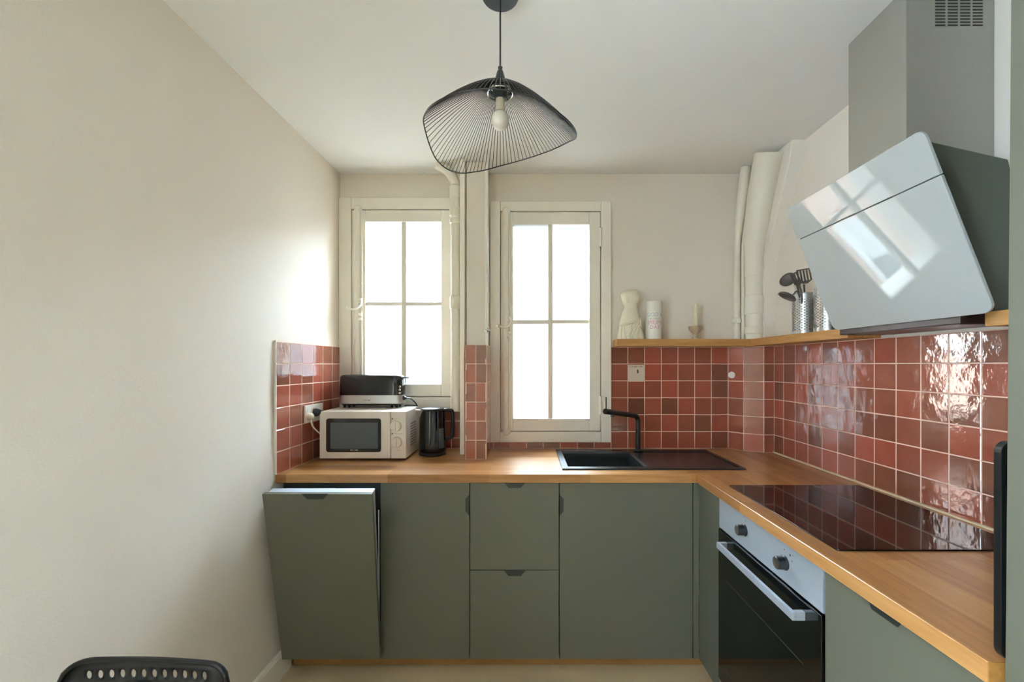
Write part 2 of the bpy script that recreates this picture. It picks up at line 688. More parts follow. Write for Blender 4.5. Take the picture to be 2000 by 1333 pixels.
# outside sill stones / reveals
for w, nm in ((W1, w1), (W2, w2)):
    g = G()
    g.box(w['sa'][0], w['sa'][1], YW + 0.03, YW + 0.3, w['sa'][2] - 0.03, w['sa'][2] + 0.03)
    put('outer_sill', g, M['outstone'], nm)

# ------------------------------------------------------------------ tiles
_tile_cache = {}


def tile_mesh(w, h, d=0.009):
    key = (round(w, 4), round(h, 4), round(d, 4))
    if key in _tile_cache:
        return _tile_cache[key]
    me = bpy.data.meshes.new('tile')
    e, f = 0.0010, 0.0008
    v = []
    for (ww, hh, y) in ((w / 2, h / 2, d), (w / 2, h / 2, f), (w / 2 - e, h / 2 - e, 0)):
        v += [(-ww, y, -hh), (ww, y, -hh), (ww, y, hh), (-ww, y, hh)]
    fs = [(8, 9, 10, 11)]
    for a in (0, 4):
        for i in range(4):
            j = (i + 1) % 4
            fs.append((a + i, a + j, a + 4 + j, a + 4 + i))
    me.from_pydata(v, [], fs)
    me.materials.append(M['tile'])
    me.update()
    _tile_cache[key] = me
    return me


def tile_run(parent, A, B, cols, z0=ZT, rows=None, joint=0.0042, skip=(), grout=True, grout_d=0.0075, tilt=0.006):
    """cols: distances along A->B of the joints; visible side is to the right of A->B"""
    A = Vector((A[0], A[1], 0))
    B = Vector((B[0], B[1], 0))
    d = (B - A).normalized()
    ang = math.atan2(d.y, d.x)
    rows = rows or [ROW * i for i in range(NROW + 1)]
    inward = Vector((-d.y, d.x, 0))          # away from the viewer
    for i in range(len(cols) - 1):
        for j in range(len(rows) - 1):
            if (i, j) in skip:
                continue
            w = cols[i + 1] - cols[i] - joint
            h = rows[j + 1] - rows[j] - joint
            if w < 0.004 or h < 0.004:
                continue
            me = tile_mesh(w, h)
            o = bpy.data.objects.new('tile', me)
            COL.objects.link(o)
            o.parent = parent
            c = A + d * ((cols[i] + cols[i + 1]) / 2)
            o.location = (c.x, c.y, z0 + (rows[j] + rows[j + 1]) / 2)
            o.location -= wpos(parent)
            o.rotation_euler = (random.uniform(-1, 1) * tilt, 0, ang + random.uniform(-1, 1) * tilt)
    if grout:
        gg = G()
        L0, L1 = cols[0], cols[-1]
        p = [A + d * L0 + inward * 0.0008, A + d * L1 + inward * 0.0008, A + d * L1 + inward * grout_d, A + d * L0 + inward * grout_d]
        gg.prism([(q.x, q.y, z0 + rows[0]) for q in p], (0, 0, rows[-1] - rows[0] + 0.001))
        put('grout', gg, M['grout'], parent)


# left wall
A = (-1.109, YF + 0.0)
B = (-1.081, YB)
Ll = (Vector(B) - Vector(A)).length
tile_run(wall_left, A, B, [Ll * i / 6 for i in range(7)])
g = G()
g.prism([(-1.1185, YF - 0.005, ZT), (-1.1085, YF - 0.005, ZT), (-1.1085, YF, ZT), (-1.1185, YF, ZT)], (0, 0, ZTT - ZT + 0.006))
struct(put('trim_4', g, M['grout'], wall_left)) if False else put('tile_edge_trim', g, M['wall'], wall_left)

# back wall right of the window
c0 = (1193.8 - U0) / SB
p = 32.6 / SB
STK = (1, 4)                                                     # tile that carries the paper notice
tile_run(wall_back, (c0, YB), (c0 + 1, YB), [p * i for i in range(8)])
# strip under window 2
cs = [(u - U0) / SB for u in (958, 963.5, 996.5, 1028.4, 1061, 1094.2, 1127.9, 1160.5, 1193.8)]
tile_run(wall_back, (cs[0], YB), (cs[0] + 1, YB), [c - cs[0] for c in cs], rows=[0, wz(866) - ZT])
# behind microwave and kettle
n = 8
x0, x1 = -1.081, -0.345
tile_run(wall_back, (x0, YB), (x1, YB), [(x1 - x0) * i / n for i in range(n + 1)], rows=[0, ROW * 0.62, ROW * 1.62, wz(805) - ZT])

# pipe chase in the right corner (tiled up to the shelf)
CH = [(1.176, YB), ((1452.4 - U0) / 344.9, F / 344.9), ((1492 - U0) / 352.3, F / 352.3), (XR, F / 352.3)]
g = G()
k = 0.008
poly = [(CH[0][0] + 0.004, YW), (CH[1][0] + 0.005, CH[1][1] + k), (CH[2][0] + 0.004, CH[2][1] + k), (XRW, CH[3][1] + k), (XRW, YW)]
g.prism([(q[0], q[1], 0) for q in poly], (0, 0, ZTT))
chase = struct(put('trim_1', g, M['wall']))
for a, b in zip(CH, CH[1:]):
    L = (Vector(b) - Vector(a)).length
    tile_run(chase, a, b, [0, L])

# right wall
YR0 = CH[3][1]
cols = [0, YR0 - F * XR / (1530 - U0)]
while YR0 - cols[-1] - ROW > 0.72:
    cols.append(cols[-1] + 0.0995)
cols.append(YR0 - 0.70)
tile_run(wall_right, (XR, YR0), (XR, 0), cols)
# cover bead along the right worktop joint
g = G()
g.box(XR - 0.011, XR + 0.001, 0.705, YR0, ZT + 0.0005, ZT + 0.006)
struct(put('trim_2', g, M['wax']))

# ------------------------------------------------------------------ tiled pipe box between the windows
BX0, BX1 = (908.5 - U0) / 379, (950.6 - U0) / 379
BY = F / 379
g = G()
g.box(BX0 + k, BX1 - k, BY + k, YW, 0, ZTT - 0.001)
box = struct(put('trim_3', g, M['wall']))
tile_run(box, (BX0, BY), (BX1, BY), [0, (BX1 - BX0) / 2, BX1 - BX0], tilt=0.001)
D = YB - BY
tile_run(box, (BX1, BY), (BX1, YB), [0, 0.095, 0.193, D], tilt=0.001)
tile_run(box, (BX0, YB), (BX0, BY), [0, D - 0.193, D - 0.095, D], tilt=0.001)
# plastered column above it, and the white cover board to its left
g = G()
yc = F / 356
g.box(-0.331, -0.224, yc, YW, ZTT, ZC)
struct(put('trim_5', g, M['wall'], bevel=0.006))
g = G()
g.box(-0.3605, -0.334, F / 361, YW - 0.001, ZT, ZC)
struct(put('trim_6', g, M['trimpaint'], bevel=0.004))


def pipe_thing(name, label, pts, r, collars=(), n=20, cat='pipe', m=None):
    pts = [Vector(q) for q in pts]
    root = thing(name, label, cat, pts[0])
    gg = G()
    gg.tube(pts, r, n)
    put('pipe_body', gg, m or M['pipepaint'], root, smooth=True)
    for (c, ax, rr, hh) in collars:
        gg = G()
        c, ax = Vector(c), Vector(ax).normalized()
        T = Matrix.Translation(c) @ ax.to_track_quat('Z', 'Y').to_matrix().to_4x4()
        gg.lathe([(rr * 0.86, -hh / 2), (rr, -hh / 2 + 0.006), (rr, hh / 2 - 0.006), (rr * 0.86, hh / 2)], (0, 0, 0), n, T)
        put('collar', gg, m or M['pipepaint'], root, smooth=True)
    return root


xa, ya = (889.5 - U0) / 352, F / 352
zz = lambda v, s: H - (v - V0) / s
pipe_thing('drain_pipe', 'white painted pipe with collars beside the left window, elbow under the ceiling',
           [(xa, ya, zz(803, 352))] + spline([(xa, ya, zz(372, 352)), (xa - 0.002, ya, zz(356, 352)), (xa - 0.045, ya - 0.0, zz(334, 352)), (xa - 0.10, ya, 2.491)], 6), 0.026,
           [((xa, ya, zz(v, 352)), (0, 0, 1), 0.032, hh) for v, hh in ((592, 0.075), (415, 0.05), (376, 0.07), (433, 0.03))])
xd, yd = (950.4 - U0) / 369, F / 369
t = pipe_thing('heating_pipe', 'thin bright white vertical pipe with a small valve above the tiled pipe box',
               [(xd, yd, ZTT), (xd, yd, 2.0), (xd, yd, ZC - 0.002)], 0.0098, m=M['cup'])
g = G()
zv = zz(645, 369)
g.cyl((xd, yd - 0.006, zv), (xd, yd - 0.024, zv), 0.007, 12)
g.cyl((xd - 0.004, yd - 0.022, zv + 0.003), (xd + 0.024, yd - 0.022, zv - 0.006), 0.004, 8)
g.lathe([(0.0125, -0.012), (0.0135, 0), (0.0125, 0.012)], (xd, yd, zv), 14)
put('valve', g, M['chrome'], t, smooth=True)

# soil stack and small pipes in the right corner
zb = ZTT + 0.041
xm = (1477 - U0) / 349


def bendy(y0, y1, z):
    if z < 2.0:
        return y0
    t = min(1, (z - 2.0) / (ZC - 2.0))
    return lerp(y0, y1, t ** 1.35)


zlist = [zb, 1.7, 1.85, 1.98, 2.05, 2.12, 2.2, 2.3, 2.4, ZC - 0.002]
ym = YW - 0.085
path = [(lerp(xm, xm - 0.012, max(0, (z - 2.0) / 0.5)), bendy(ym, ym - 0.175, z), z) for z in zlist]
rad = [0.045, 0.045, 0.046, 0.050, 0.056, 0.062, 0.067, 0.070, 0.071, 0.071]
pipe_thing('soil_pipe', 'thick white painted soil pipe with joints leaning forward in the right corner', path, rad,
           [((xm, ym, zz(v, 349)), (0, 0, 1), 0.0495, hh) for v, hh in ((524, 0.09), (595, 0.11), (645, 0.05))], n=28)
pts = [((1441 - U0) / 339 + (0.02 * max(0, (z - 2.1) / 0.4)), bendy(YW - 0.024, YW - 0.09, z), z) for z in zlist]
pipe_thing('corner_pipe', 'slim white painted pipe on the window side of the thick corner pipe', pts,
           [0.020, 0.020, 0.020, 0.020, 0.020, 0.021, 0.023, 0.026, 0.028, 0.028],
           [((pts[0][0], YW - 0.024, zz(626, 339)), (0, 0, 1), 0.027, 0.03)])
pts = [((1455 - U0) / 342 + (0.02 * max(0, (z - 2.1) / 0.4)), bendy(YW - 0.037, YW - 0.128, z), z) for z in zlist]
pipe_thing('corner_pipe', 'narrowest white painted pipe, tucked between slim pipe and thick corner pipe', pts, 0.011)
# plastered chase above the shelf, stepping forward to the ceiling
g = G()
rings = []
for z in [zb] + [1.7, 1.9, 2.0, 2.08, 2.16, 2.24, 2.32, 2.40, ZC]:
    yy = bendy(CH[2][1], F / 394, z)
    if z > 1.95:
        tt = min(1, (z - 1.95) / 0.5)
        yy = lerp(CH[2][1], F / 394, tt ** 0.9)
    rings.append([Vector((1.318, yy + 0.008, z)), Vector((1.322, yy, z)), Vector((XRW + 0.005, yy, z)), Vector((XRW + 0.005, YW + 0.005, z)), Vector((1.318, YW + 0.005, z))])
g.loft(rings)
struct(put('trim_7', g, M['wall'], smooth=True, auto=25))

# ------------------------------------------------------------------ courtyard outside
YC = 8.0
g = G()
g.box(-2.93, 6.0, YC, YC + 0.25, -3.2, H + (V0 - 447) * YC / F)
cw = struct(put('wall_courtyard', g, M['outwhite'], origin=False))
g = G()
zt = H + (V0 - 447) * YC / F
g.box(-2.9, 6.0, YC - 0.06, YC + 0.32, zt, zt + 0.05)
put('coping', g, M['outwhite'], cw)
g = G()
g.box(-3.2, -2.93, YW + 0.9, YC + 0.25, -3.2, 6.5)
bf = struct(put('wall_brick', g, M['brick'], origin=False))
for zi in (-1.35, 1.55, 4.45):
    g = G()
    g.box(-2.93, -2.87, YW + 0.95, YC - 0.02, zi, zi + 0.22)
    put('stone_band', g, M['outbright'], bf)
for yi in (4.1, 5.3, 6.5, 7.5):
    for zi in (-2.85, -0.85, 2.15):
        g = G()
        ww, hh = 0.62, 1.35
        g.box(-2.93, -2.89, yi - ww / 2, yi + ww / 2, zi, zi + 0.07)
        g.box(-2.93, -2.89, yi - ww / 2, yi + ww / 2, zi + hh - 0.07, zi + hh)
        for yy in (yi - ww / 2, yi + ww / 2 - 0.07):
            g.box(-2.93, -2.89, yy, yy + 0.07, zi + 0.07, zi + hh - 0.07)
        f = put('facade_window', g, M['outbright'], bf)
        g = G()
        g.box(-2.935, -2.915, yi - ww / 2 + 0.05, yi + ww / 2 - 0.05, zi + 0.05, zi + hh * 0.45)
        put('pane', g, M['outglass'], f)
        g = G()
        g.box(-2.935, -2.905, yi - ww / 2 + 0.06, yi + ww / 2 - 0.06, zi + hh * 0.45, zi + hh - 0.06)
        put('blind', g, M['outbright'], f)
g = G()
g.box(3.4, 3.65, YW + 0.24, YC + 0.25, -3.2, 3.0)
struct(put('wall_sky_blocker', g, M['outwhite'], origin=False))  # unseen wall added to hold back skylight from the side
g = G()
g.box(-3.2, 6, YW + 0.24, YC + 0.3, -3.3, -3.2)
struct(put('ground_courtyard', g, M['courtfloor'], origin=False))

# ------------------------------------------------------------------ worktop
SX0, SX1 = 0.167, 1.02                       # sink outline
SY0, SY1 = F / 421.5, F / 343.6
BXA, BXB, BYA, BYB = 0.196, 0.572, SY0 + 0.038, SY1 - 0.055   # basin
wt = thing('worktop', 'L-shaped oiled oak worktop over green base cabinets', 'worktop', (XE, YF, ZU))
g = G()
# front strip with eased edge
e = 0.0016
prof = [(YF, ZU + e), (YF + e, ZU), (YF + 0.05, ZU), (YF + 0.05, ZT), (YF + e, ZT), (YF, ZT - e)]
g.loft([[Vector((x, y, z)) for y, z in prof] for x in (-1.113, XE + 0.05)])
yb = YB - 0.001
hx0, hx1, hy0, hy1 = BXA - 0.012, BXB + 0.012, BYA - 0.012, BYB + 0.012
g.prism([(-1.1105, YF + 0.05, ZU), (hx0, YF + 0.05, ZU), (hx0, yb, ZU), (-1.0815, yb, ZU)], (0, 0, ZT - ZU))
g.box(hx0, hx1, YF + 0.05, hy0, ZU, ZT)
g.box(hx0, hx1, hy1, yb, ZU, ZT)
xj = XE + 0.05
g.box(hx1, xj, YF + 0.05, yb, ZU, ZT)
put('worktop_slab', g, M['oakX'], wt, origin=False)
g = G()
prof = [(XE, ZU + e), (XE + e, ZU), (XE + 0.06, ZU), (XE + 0.06, ZT), (XE + e, ZT), (XE, ZT - e)]
g.loft([[Vector((x, y, z)) for x, z in prof] for y in (YN, YF - 0.0002)])
g.prism([(XE + 0.06, YN, ZU), (XE + 0.06, YF, ZU), (xj, YF, ZU), (xj, yb, ZU), (CH[0][0], yb, ZU), (CH[1][0], CH[1][1] - 0.001, ZU), (CH[2][0], CH[2][1] - 0.001, ZU), (XR - 0.001, CH[3][1] - 0.001, ZU), (XR - 0.001, YN, ZU)], (0, 0, ZT - ZU))
put('worktop_slab', g, M['oakY'], wt, origin=False)
g = G()
g.box(XE + 0.001, XR, YN - 0.0015, YN + 0.001, ZU + 0.001, ZT - 0.001)
put('end_grain', g, M['oakend'], wt)

# ------------------------------------------------------------------ sink + tap
sk = thing('sink', 'black composite inset sink with drainer let into the worktop', 'sink', ((SX0 + SX1) / 2, (SY0 + SY1) / 2, ZT))
zr = ZT + 0.007
g = G()
for q in ((SX0, BXA, SY0, SY1), (BXA, BXB, SY0, BYA), (BXA, BXB, BYB, SY1), (BXB, BXB + 0.018, SY0, SY1),
          (BXB + 0.018, SX1, SY0, SY0 + 0.02), (BXB + 0.018, SX1, BYB + 0.005, SY1), (SX1 - 0.018, SX1, SY0 + 0.02, BYB + 0.005)):
    g.box(q[0], q[1], q[2], q[3], ZT + 0.0003, zr)
put('rim', g, M['granite'], sk)
g = G()
ta, tb = 0.0, 0.035
zbm = ZT - 0.185


def ringz(ins, z):
    return [Vector((x, y, z)) for x, y in ((BXA + ins, BYA + ins), (BXB - ins, BYA + ins), (BXB - ins, BYB - ins), (BXA + ins, BYB - ins))]


g.loft([ringz(-0.006, ZU + 0.004), ringz(-0.006, zbm - 0.006), ringz(0.1, zbm - 0.006)][:2] , caps=False)
g.loft([ringz(0, zr), ringz(0.006, zr - 0.01), ringz(0.014, zbm + 0.02), ringz(0.03, zbm)], caps=False)
g.face(ringz(0.03, zbm))
put('basin', g, M['granite'], sk)
g = G()
g.lathe([(0.042, 0), (0.045, 0.003), (0.03, 0.005), (0.02, 0.003)], ((BXA + BXB) / 2, (BYA + BYB) / 2, zbm), 24)
put('drain', g, M['chrome'], sk, smooth=True)
g = G()
g.box(BXB + 0.018, SX1 - 0.018, SY0 + 0.02, BYB + 0.005, ZT + 0.0003, ZT + 0.0025)
put('drainer', g, M['granite'], sk)
tb_ = Vector(((1246 - U0) / 350, F / 350, zr))
tp = thing('kitchen_tap', 'matt black kitchen tap with bent spout behind the black sink', 'tap', tb_)
ex = Vector(((1182 - U0) / 382, F / 382, H - (804 - V0) / 382))
top = Vector((tb_.x, tb_.y, H - (822 - V0) / 350))
bend = Vector((tb_.x - 0.008, tb_.y - 0.004, H - (812.5 - V0) / 350))
g = G()
g.lathe([(0.024, 0), (0.024, 0.006), (0.017, 0.010)], tb_, 24)
put('base_ring', g, M['dark'], tp, smooth=True)
g = G()
d = (ex - Vector((tb_.x, tb_.y, bend.z))).normalized()
c0_ = Vector((tb_.x, tb_.y, H - (813 - V0) / 350))
pts = [tb_ + Vector((0, 0, 0.004)), Vector((tb_.x, tb_.y, c0_.z - 0.035))]
for i in range(1, 8):
    t = i / 7
    a = Vector((tb_.x, tb_.y, c0_.z - 0.035))
    b = c0_
    c = c0_ + d * 0.035
    pts.append(a * (1 - t) ** 2 + b * 2 * t * (1 - t) + c * t * t)
pts.append(ex)
g.tube(pts, 0.0135, 20)
put('spout', g, M['dark'], tp, smooth=True)
g = G()
g.cyl(ex - d * 0.052, ex + d * 0.001, 0.0142, 20)
put('mixer_head', g, M['dark'], tp, smooth=True)
g = G()
q = ex - d * 0.004
g.cyl(q + Vector((0.002, 0, 0.010)), q + Vector((0.002, 0, 0.074)), 0.003, 10)
put('lever', g, M['dark'], tp, smooth=True)
g = G()
q = ex - d * 0.062
g.cyl(q + Vector((0, 0, -0.008)), q + Vector((0, 0, -0.024)), 0.0095, 14)
put('aerator', g, M['blackplastic'], tp, smooth=True)

# ------------------------------------------------------------------ base cabinets, back run
ZD0, ZD1 = H - (1288 - V0) / 436, ZU - 0.003
xu = lambda u: (u - U0) / 436
TH = 0.018
GAP = 0.0018


def carcass(root, x0, x1, y0, y1, z0=None, z1=None):
    z0 = ZD0 + 0.002 if z0 is None else z0
    z1 = ZU - 0.001 if z1 is None else z1
    gg = G()
    t = 0.016
    gg.box(x0, x0 + t, y0, y1, z0, z1)
    gg.box(x1 - t, x1, y0, y1, z0, z1)
    gg.box(x0 + t, x1 - t, y0, y1, z0, z0 + t)
    gg.box(x0 + t, x1 - t, y1 - 0.008, y1, z0 + t, z1)
    gg.box(x0 + t, x1 - t, y0, y0 + 0.06, z1 - t, z1)
    put('carcass', gg, M['greenedge'], root)


def tab(root, cx, y, cz, w=0.096, h=0.024, vert=0, lip=0.003):
    """bent-metal edge pull, trapezium outline; vert=+1/-1: hangs on the right / left edge of a door"""
    gg = G()
    a, b = w / 2, w / 2 - h * 0.85
    if vert == 0:
        poly = [(cx - a, y, cz), (cx + a, y, cz), (cx + b, y, cz - h), (cx - b, y, cz - h)]
    else:
        hh = h * 0.72
        poly = [(cx, y, cz - a), (cx, y, cz + a), (cx - vert * hh, y, cz + a - 0.02), (cx - vert * hh, y, cz - a + 0.02)]
    gg.prism(poly, (0, -lip, 0))
    return put('handle', gg, M['handle'], root, bevel=0.0008)


yback = YB - 0.06
# door cabinet left of the drawers
xa_, xb_ = xu(742.5), xu(917.5)
c1 = thing('base_cabinet', 'narrow green base cabinet with one door, between dishwasher and drawers', 'cabinet', ((xa_ + xb_) / 2, YD, ZD0))
carcass(c1, xa_ + 0.001, xb_ - 0.001, YD + TH + 0.002, yback)
g = G()
g.box(xa_ + GAP, xb_ - GAP, YD, YD + TH, ZD0, ZD1)
dr = put('door', g, M['green'], c1, bevel=0.0015)
tab(dr, xb_ - GAP, YD, H - (987 - V0) / 436, vert=1)
# drawers
xa_, xb_ = xu(917.5), xu(1092.3)
c2 = thing('drawer_cabinet', 'green base cabinet with two stacked drawers, each with a dark tab pull', 'cabinet', ((xa_ + xb_) / 2, YD, ZD0))
carcass(c2, xa_ + 0.001, xb_ - 0.001, YD + TH + 0.002, yback)
zm = H - (1114.5 - V0) / 436
for a, b in ((zm + GAP, ZD1), (ZD0, zm - GAP)):
    g = G()
    g.box(xa_ + GAP, xb_ - GAP, YD, YD + TH, a, b)
    dr = put('drawer', g, M['green'], c2, bevel=0.0015)
    tab(dr, xu(1005.5), YD, b + 0.001, w=0.097, h=0.0245)
# sink cabinet
xa_, xb_ = xu(1092.3), xu(1353.5)
c3 = thing('sink_cabinet', 'wide green base cabinet with one door under the sink', 'cabinet', ((xa_ + xb_) / 2, YD, ZD0))
carcass(c3, xa_ + 0.001, xb_ - 0.001, YD + TH + 0.002, yback)
g = G()
g.box(xa_ + GAP, xb_ - GAP, YD, YD + TH, ZD0, ZD1)
dr = put('door', g, M['green'], c3, bevel=0.0015)
tab(dr, xa_ + GAP, YD, H - (987 - V0) / 436, vert=-1)
# corner filler
g = G()
g.box(xb_ + GAP, XD + 0.0, YD + 0.001, YD + TH, ZD0, ZD1)
ff = put('filler_panel', g, M['green'], None, bevel=0.001)
tag(ff, 'slim green filler strip in the inner corner of the base cabinets', 'filler panel')

# plinth
g = G()
g.box(-1.07, XD + 0.05, F / 425, F / 425 + 0.016, 0.001, ZD0 + 0.0005)
tag(put('plinth', g, M['plinth']), 'brown wooden plinth under the cabinets of the back run', 'plinth')
g = G()
g.box(XD + 0.052, XD + 0.068, 0.72, F / 425 - 0.002, 0.001, ZD0 + 0.0005)
tag(put('plinth', g, M['plinth']), 'brown wooden plinth under the oven side of the kitchen', 'plinth')

# ------------------------------------------------------------------ dishwasher with tilted door
dw = thing('dishwasher', 'built-in dishwasher with its green door tilted half open by the left wall', 'dishwasher', (-0.855, F / 446, 0.06))
g = G()
x0, x1 = xu(551), xu(742.5)
for q in ((x0, x0 + 0.012), (x1 - 0.014, x1 - 0.002)):
    g.box(q[0], q[1], YD + 0.012, yback, ZD0 + 0.002, ZU - 0.002)
g.box(x0 + 0.012, x1 - 0.014, yback - 0.01, yback, ZD0, ZU - 0.002)
g.box(x0 + 0.012, x1 - 0.014, YD + 0.012, yback, ZD0, ZD0 + 0.08)
g.box(x0 + 0.012, x1 - 0.014, YD + 0.012, yback, ZU - 0.03, ZU - 0.002)
put('tub', g, M['blackplastic'], dw)
bl, br_ = P(551, 1289, 446), P(742.5, 1288, 446)
tl, tr = P(511.5, 966, 492), P(726, 966, 492)
nrm = (tl - bl).cross(br_ - bl).normalized()
if nrm.y < 0:
    nrm = -nrm
g = G()
g.prism([bl, br_, tr, tl], nrm * 0.018)
door = put('door', g, M['green'], dw, bevel=0.0015)
ux = Vector((1, 0, 0))
upv = (tl - bl).normalized()
g = G()
bl2, br2 = bl + nrm * 0.0185 + ux * 0.012 + upv * 0.06, br_ + nrm * 0.0185 - ux * 0.012 + upv * 0.06
tl2, tr2 = tl + nrm * 0.0185 + ux * 0.012 - upv * 0.002, tr + nrm * 0.0185 - ux * 0.004 - upv * 0.002
g.prism([bl2, br2, tr2, tl2], nrm * 0.034)
put('inner_door', g, M['ovensteel'], dw, bevel=0.003)
tcx = P(615.5, 966, 492)
g = G()
a, b, hh = 0.052, 0.032, 0.024
q = [tcx + ux * -a, tcx + ux * a, tcx + ux * b - upv * hh, tcx - ux * b - upv * hh]
q = [p_ - nrm * 0.0002 + upv * 0.003 for p_ in q]
g.prism(q, -nrm * 0.003)
put('handle', g, M['handle'], door, bevel=0.0008)
g = G()
g.cyl(P(737, 1005, 470) + Vector((-0.012, 0.05, 0)), P(741, 1200, 450) + Vector((-0.012, 0.03, 0)), 0.003, 8)
put('hinge_arm', g, M['ovensteel'], dw, smooth=True)

# ------------------------------------------------------------------ right run
YO0, YO1 = F / 486, F / 750          # oven far / near
xback = XR - 0.03


def carcass_r(root, y0, y1):
    gg = G()
    t = 0.016
    x0, x1 = XD + TH + 0.002, xback
    gg.box(x0, x1, y0, y0 + t, ZD0, ZU - 0.001)
    gg.box(x0, x1, y1 - t, y1, ZD0, ZU - 0.001)
    gg.box(x0, x1, y0 + t, y1 - t, ZD0, ZD0 + t)
    gg.box(x1 - 0.008, x1, y0 + t, y1 - t, ZD0 + t, ZU - 0.001)
    put('carcass', gg, M['greenedge'], root)


c4 = thing('corner_cabinet', 'green blind corner panel between the back cabinets and the oven', 'cabinet', (XD, (YO0 + YD) / 2, ZD0))
g = G()
g.box(XD, XD + TH, YO0 + 0.002, YD - 0.001, ZD0, ZD1)
put('panel', g, M['green'], c4, bevel=0.0015)
g = G()
g.box(XD + TH + 0.001, xback, YO0 + 0.001, YO0 + 0.017, ZD0, ZU - 0.001)
put('side_panel', g, M['greenedge'], c4)

ov = thing('oven', 'built-in oven with steel control panel and black glass door under the hob', 'oven', (XD, (YO0 + YO1) / 2, ZD0 + 0.02))
ZP = 0.7255
g = G()
g.box(XD + 0.012, xback - 0.05, YO1 + 0.006, YO0 - 0.002, 0.12, ZU - 0.004)
put('oven_body', g, M['blackplastic'], ov)
g = G()
g.box(XD, XD + 0.012, YO1 + 0.004, YO0 - 0.001, ZP + 0.003, ZU - 0.002)
put('control_panel', g, M['ovensteel'], ov, bevel=0.001)
g = G()
g.box(XD - 0.004, XD + 0.011, YO1 + 0.004, YO0 - 0.001, 0.125, ZP - 0.003)
od = put('door', g, M['ovenglass'], ov, bevel=0.002)
for za_, zb_ in ((0.2, 0.203), (0.545, 0.5465)):
    g = G()
    g.box(XD - 0.005, XD - 0.0035, YO1 + 0.075, YO0 - 0.07, za_, zb_)
    put('window_border', g, M['ovenrack'], od)
g = G()
g.box(XD, XD + 0.01, YO1 + 0.004, YO0 - 0.001, ZD0, 0.122)
put('lower_trim', g, M['green'], ov)
# handle: flat bar with end brackets
hy0, hy1, hz0, hz1 = F / 707, F / 505, 0.672, 0.6955
g = G()
g.box(0.735, 0.745, hy0, hy1, hz0, hz1)
hb = put('handle', g, M['ovensteel'], ov, bevel=0.0015)
for y0, y1 in ((hy0, hy0 + 0.014), (hy1 - 0.014, hy1)):
    g = G()
    g.box(0.7451, XD - 0.004, y0, y1, hz0, hz1)
    put('bracket', g, M['ovensteel'], hb, bevel=0.001)
for yk, zk in ((1.518, 0.793), (1.281, 0.7865)):
    g = G()
    T = Matrix.Translation((XD, yk, zk)) @ Matrix.Rotation(-PI / 2, 4, 'Y')
    g.lathe([(0.0215, 0.0003), (0.0215, 0.004), (0.0195, 0.006), (0.0185, 0.026), (0.0165, 0.028)], (0, 0, 0), 28, T)
    kb = put('knob', g, M['blackplastic'], ov, smooth=True)
    g = G()
    g.lathe([(0.0150, 0.0275), (0.0150, 0.0290), (0.013, 0.0297)], (0, 0, 0), 24, T)
    put('knob_cap', g, M['knobcap'], kb, smooth=True)
g = G()
for yk, zk, r in ((1.51, 0.828, 0.002), (1.284, 0.825, 0.002), (1.256, 0.820, 0.0034), (1.247, 0.806, 0.002), (1.243, 0.824, 0.0014)):
    T = Matrix.Translation((XD, yk, zk)) @ Matrix.Rotation(-PI / 2, 4, 'Y')
    g.lathe([(r, 0.0001), (r, 0.0005)], (0, 0, 0), 10, T)
put('printed_mark', g, M['ink'], ov)['kind'] = 'stuff'

c5 = thing('base_cabinet', 'green base cabinet right of the oven with a dark tab pull at its top edge', 'cabinet', (XD, (YO1 + YN) / 2, ZD0))
y0, y1 = YN + 0.012, YO1 - 0.004
carcass_r(c5, y0, y1)
g = G()
g.box(XD, XD + TH, y0, y1, ZD0, ZD1)
dr = put('door', g, M['green'], c5, bevel=0.0015)
g = G()
ya_, yb2 = F / 951, F / 863
g.prism([(XD, ya_, ZD1), (XD, yb2, ZD1), (XD, yb2 - 0.012, ZD1 - 0.0185), (XD, ya_ + 0.012, ZD1 - 0.0185)], (-0.004, 0, 0))
put('handle', g, M['handle'], dr, bevel=0.0008)

# tall green unit at the right edge
tc_ = thing('tall_cabinet', 'tall sage green cabinet at the near end of the oak worktop', 'cabinet', (1.0, 0.4, 0))
yt1 = F / 1206
g = G()
g.prism([(0.800, 0.02, 0.02), (XRW - 0.002, 0.02, 0.02), (XRW - 0.002, yt1, 0.02), (0.800, yt1, 0.02)], (0, 0, 2.4))
put('carcass', g, M['green'], tc_)
g = G()
g.loft([[Vector((x0_, 0.02, z)), Vector((0.800, 0.02, z)), Vector((0.800, yt1, z)), Vector((x0_, yt1, z))] for x0_, z in ((0.768, 0.05), (0.788, 2.4))])
put('door', g, M['green'], tc_, bevel=0.0015)

# ------------------------------------------------------------------ hob
hx0_, hx1_, hya, hyb = 0.813, 1.336, F / 748, F / 486
g = G()
o_ = rrect(hx1_ - hx0_, hyb - hya, 0.008, 3)
g.prism([(x + (hx0_ + hx1_) / 2, y + (hya + hyb) / 2, ZT + 0.0003) for x, y in o_], (0, 0, 0.0042))
hob = put('hob', g, M['hobglass'], bevel=0.001)
tag(hob, 'black glass cooking hob let into the worktop beneath the extractor hood', 'hob')

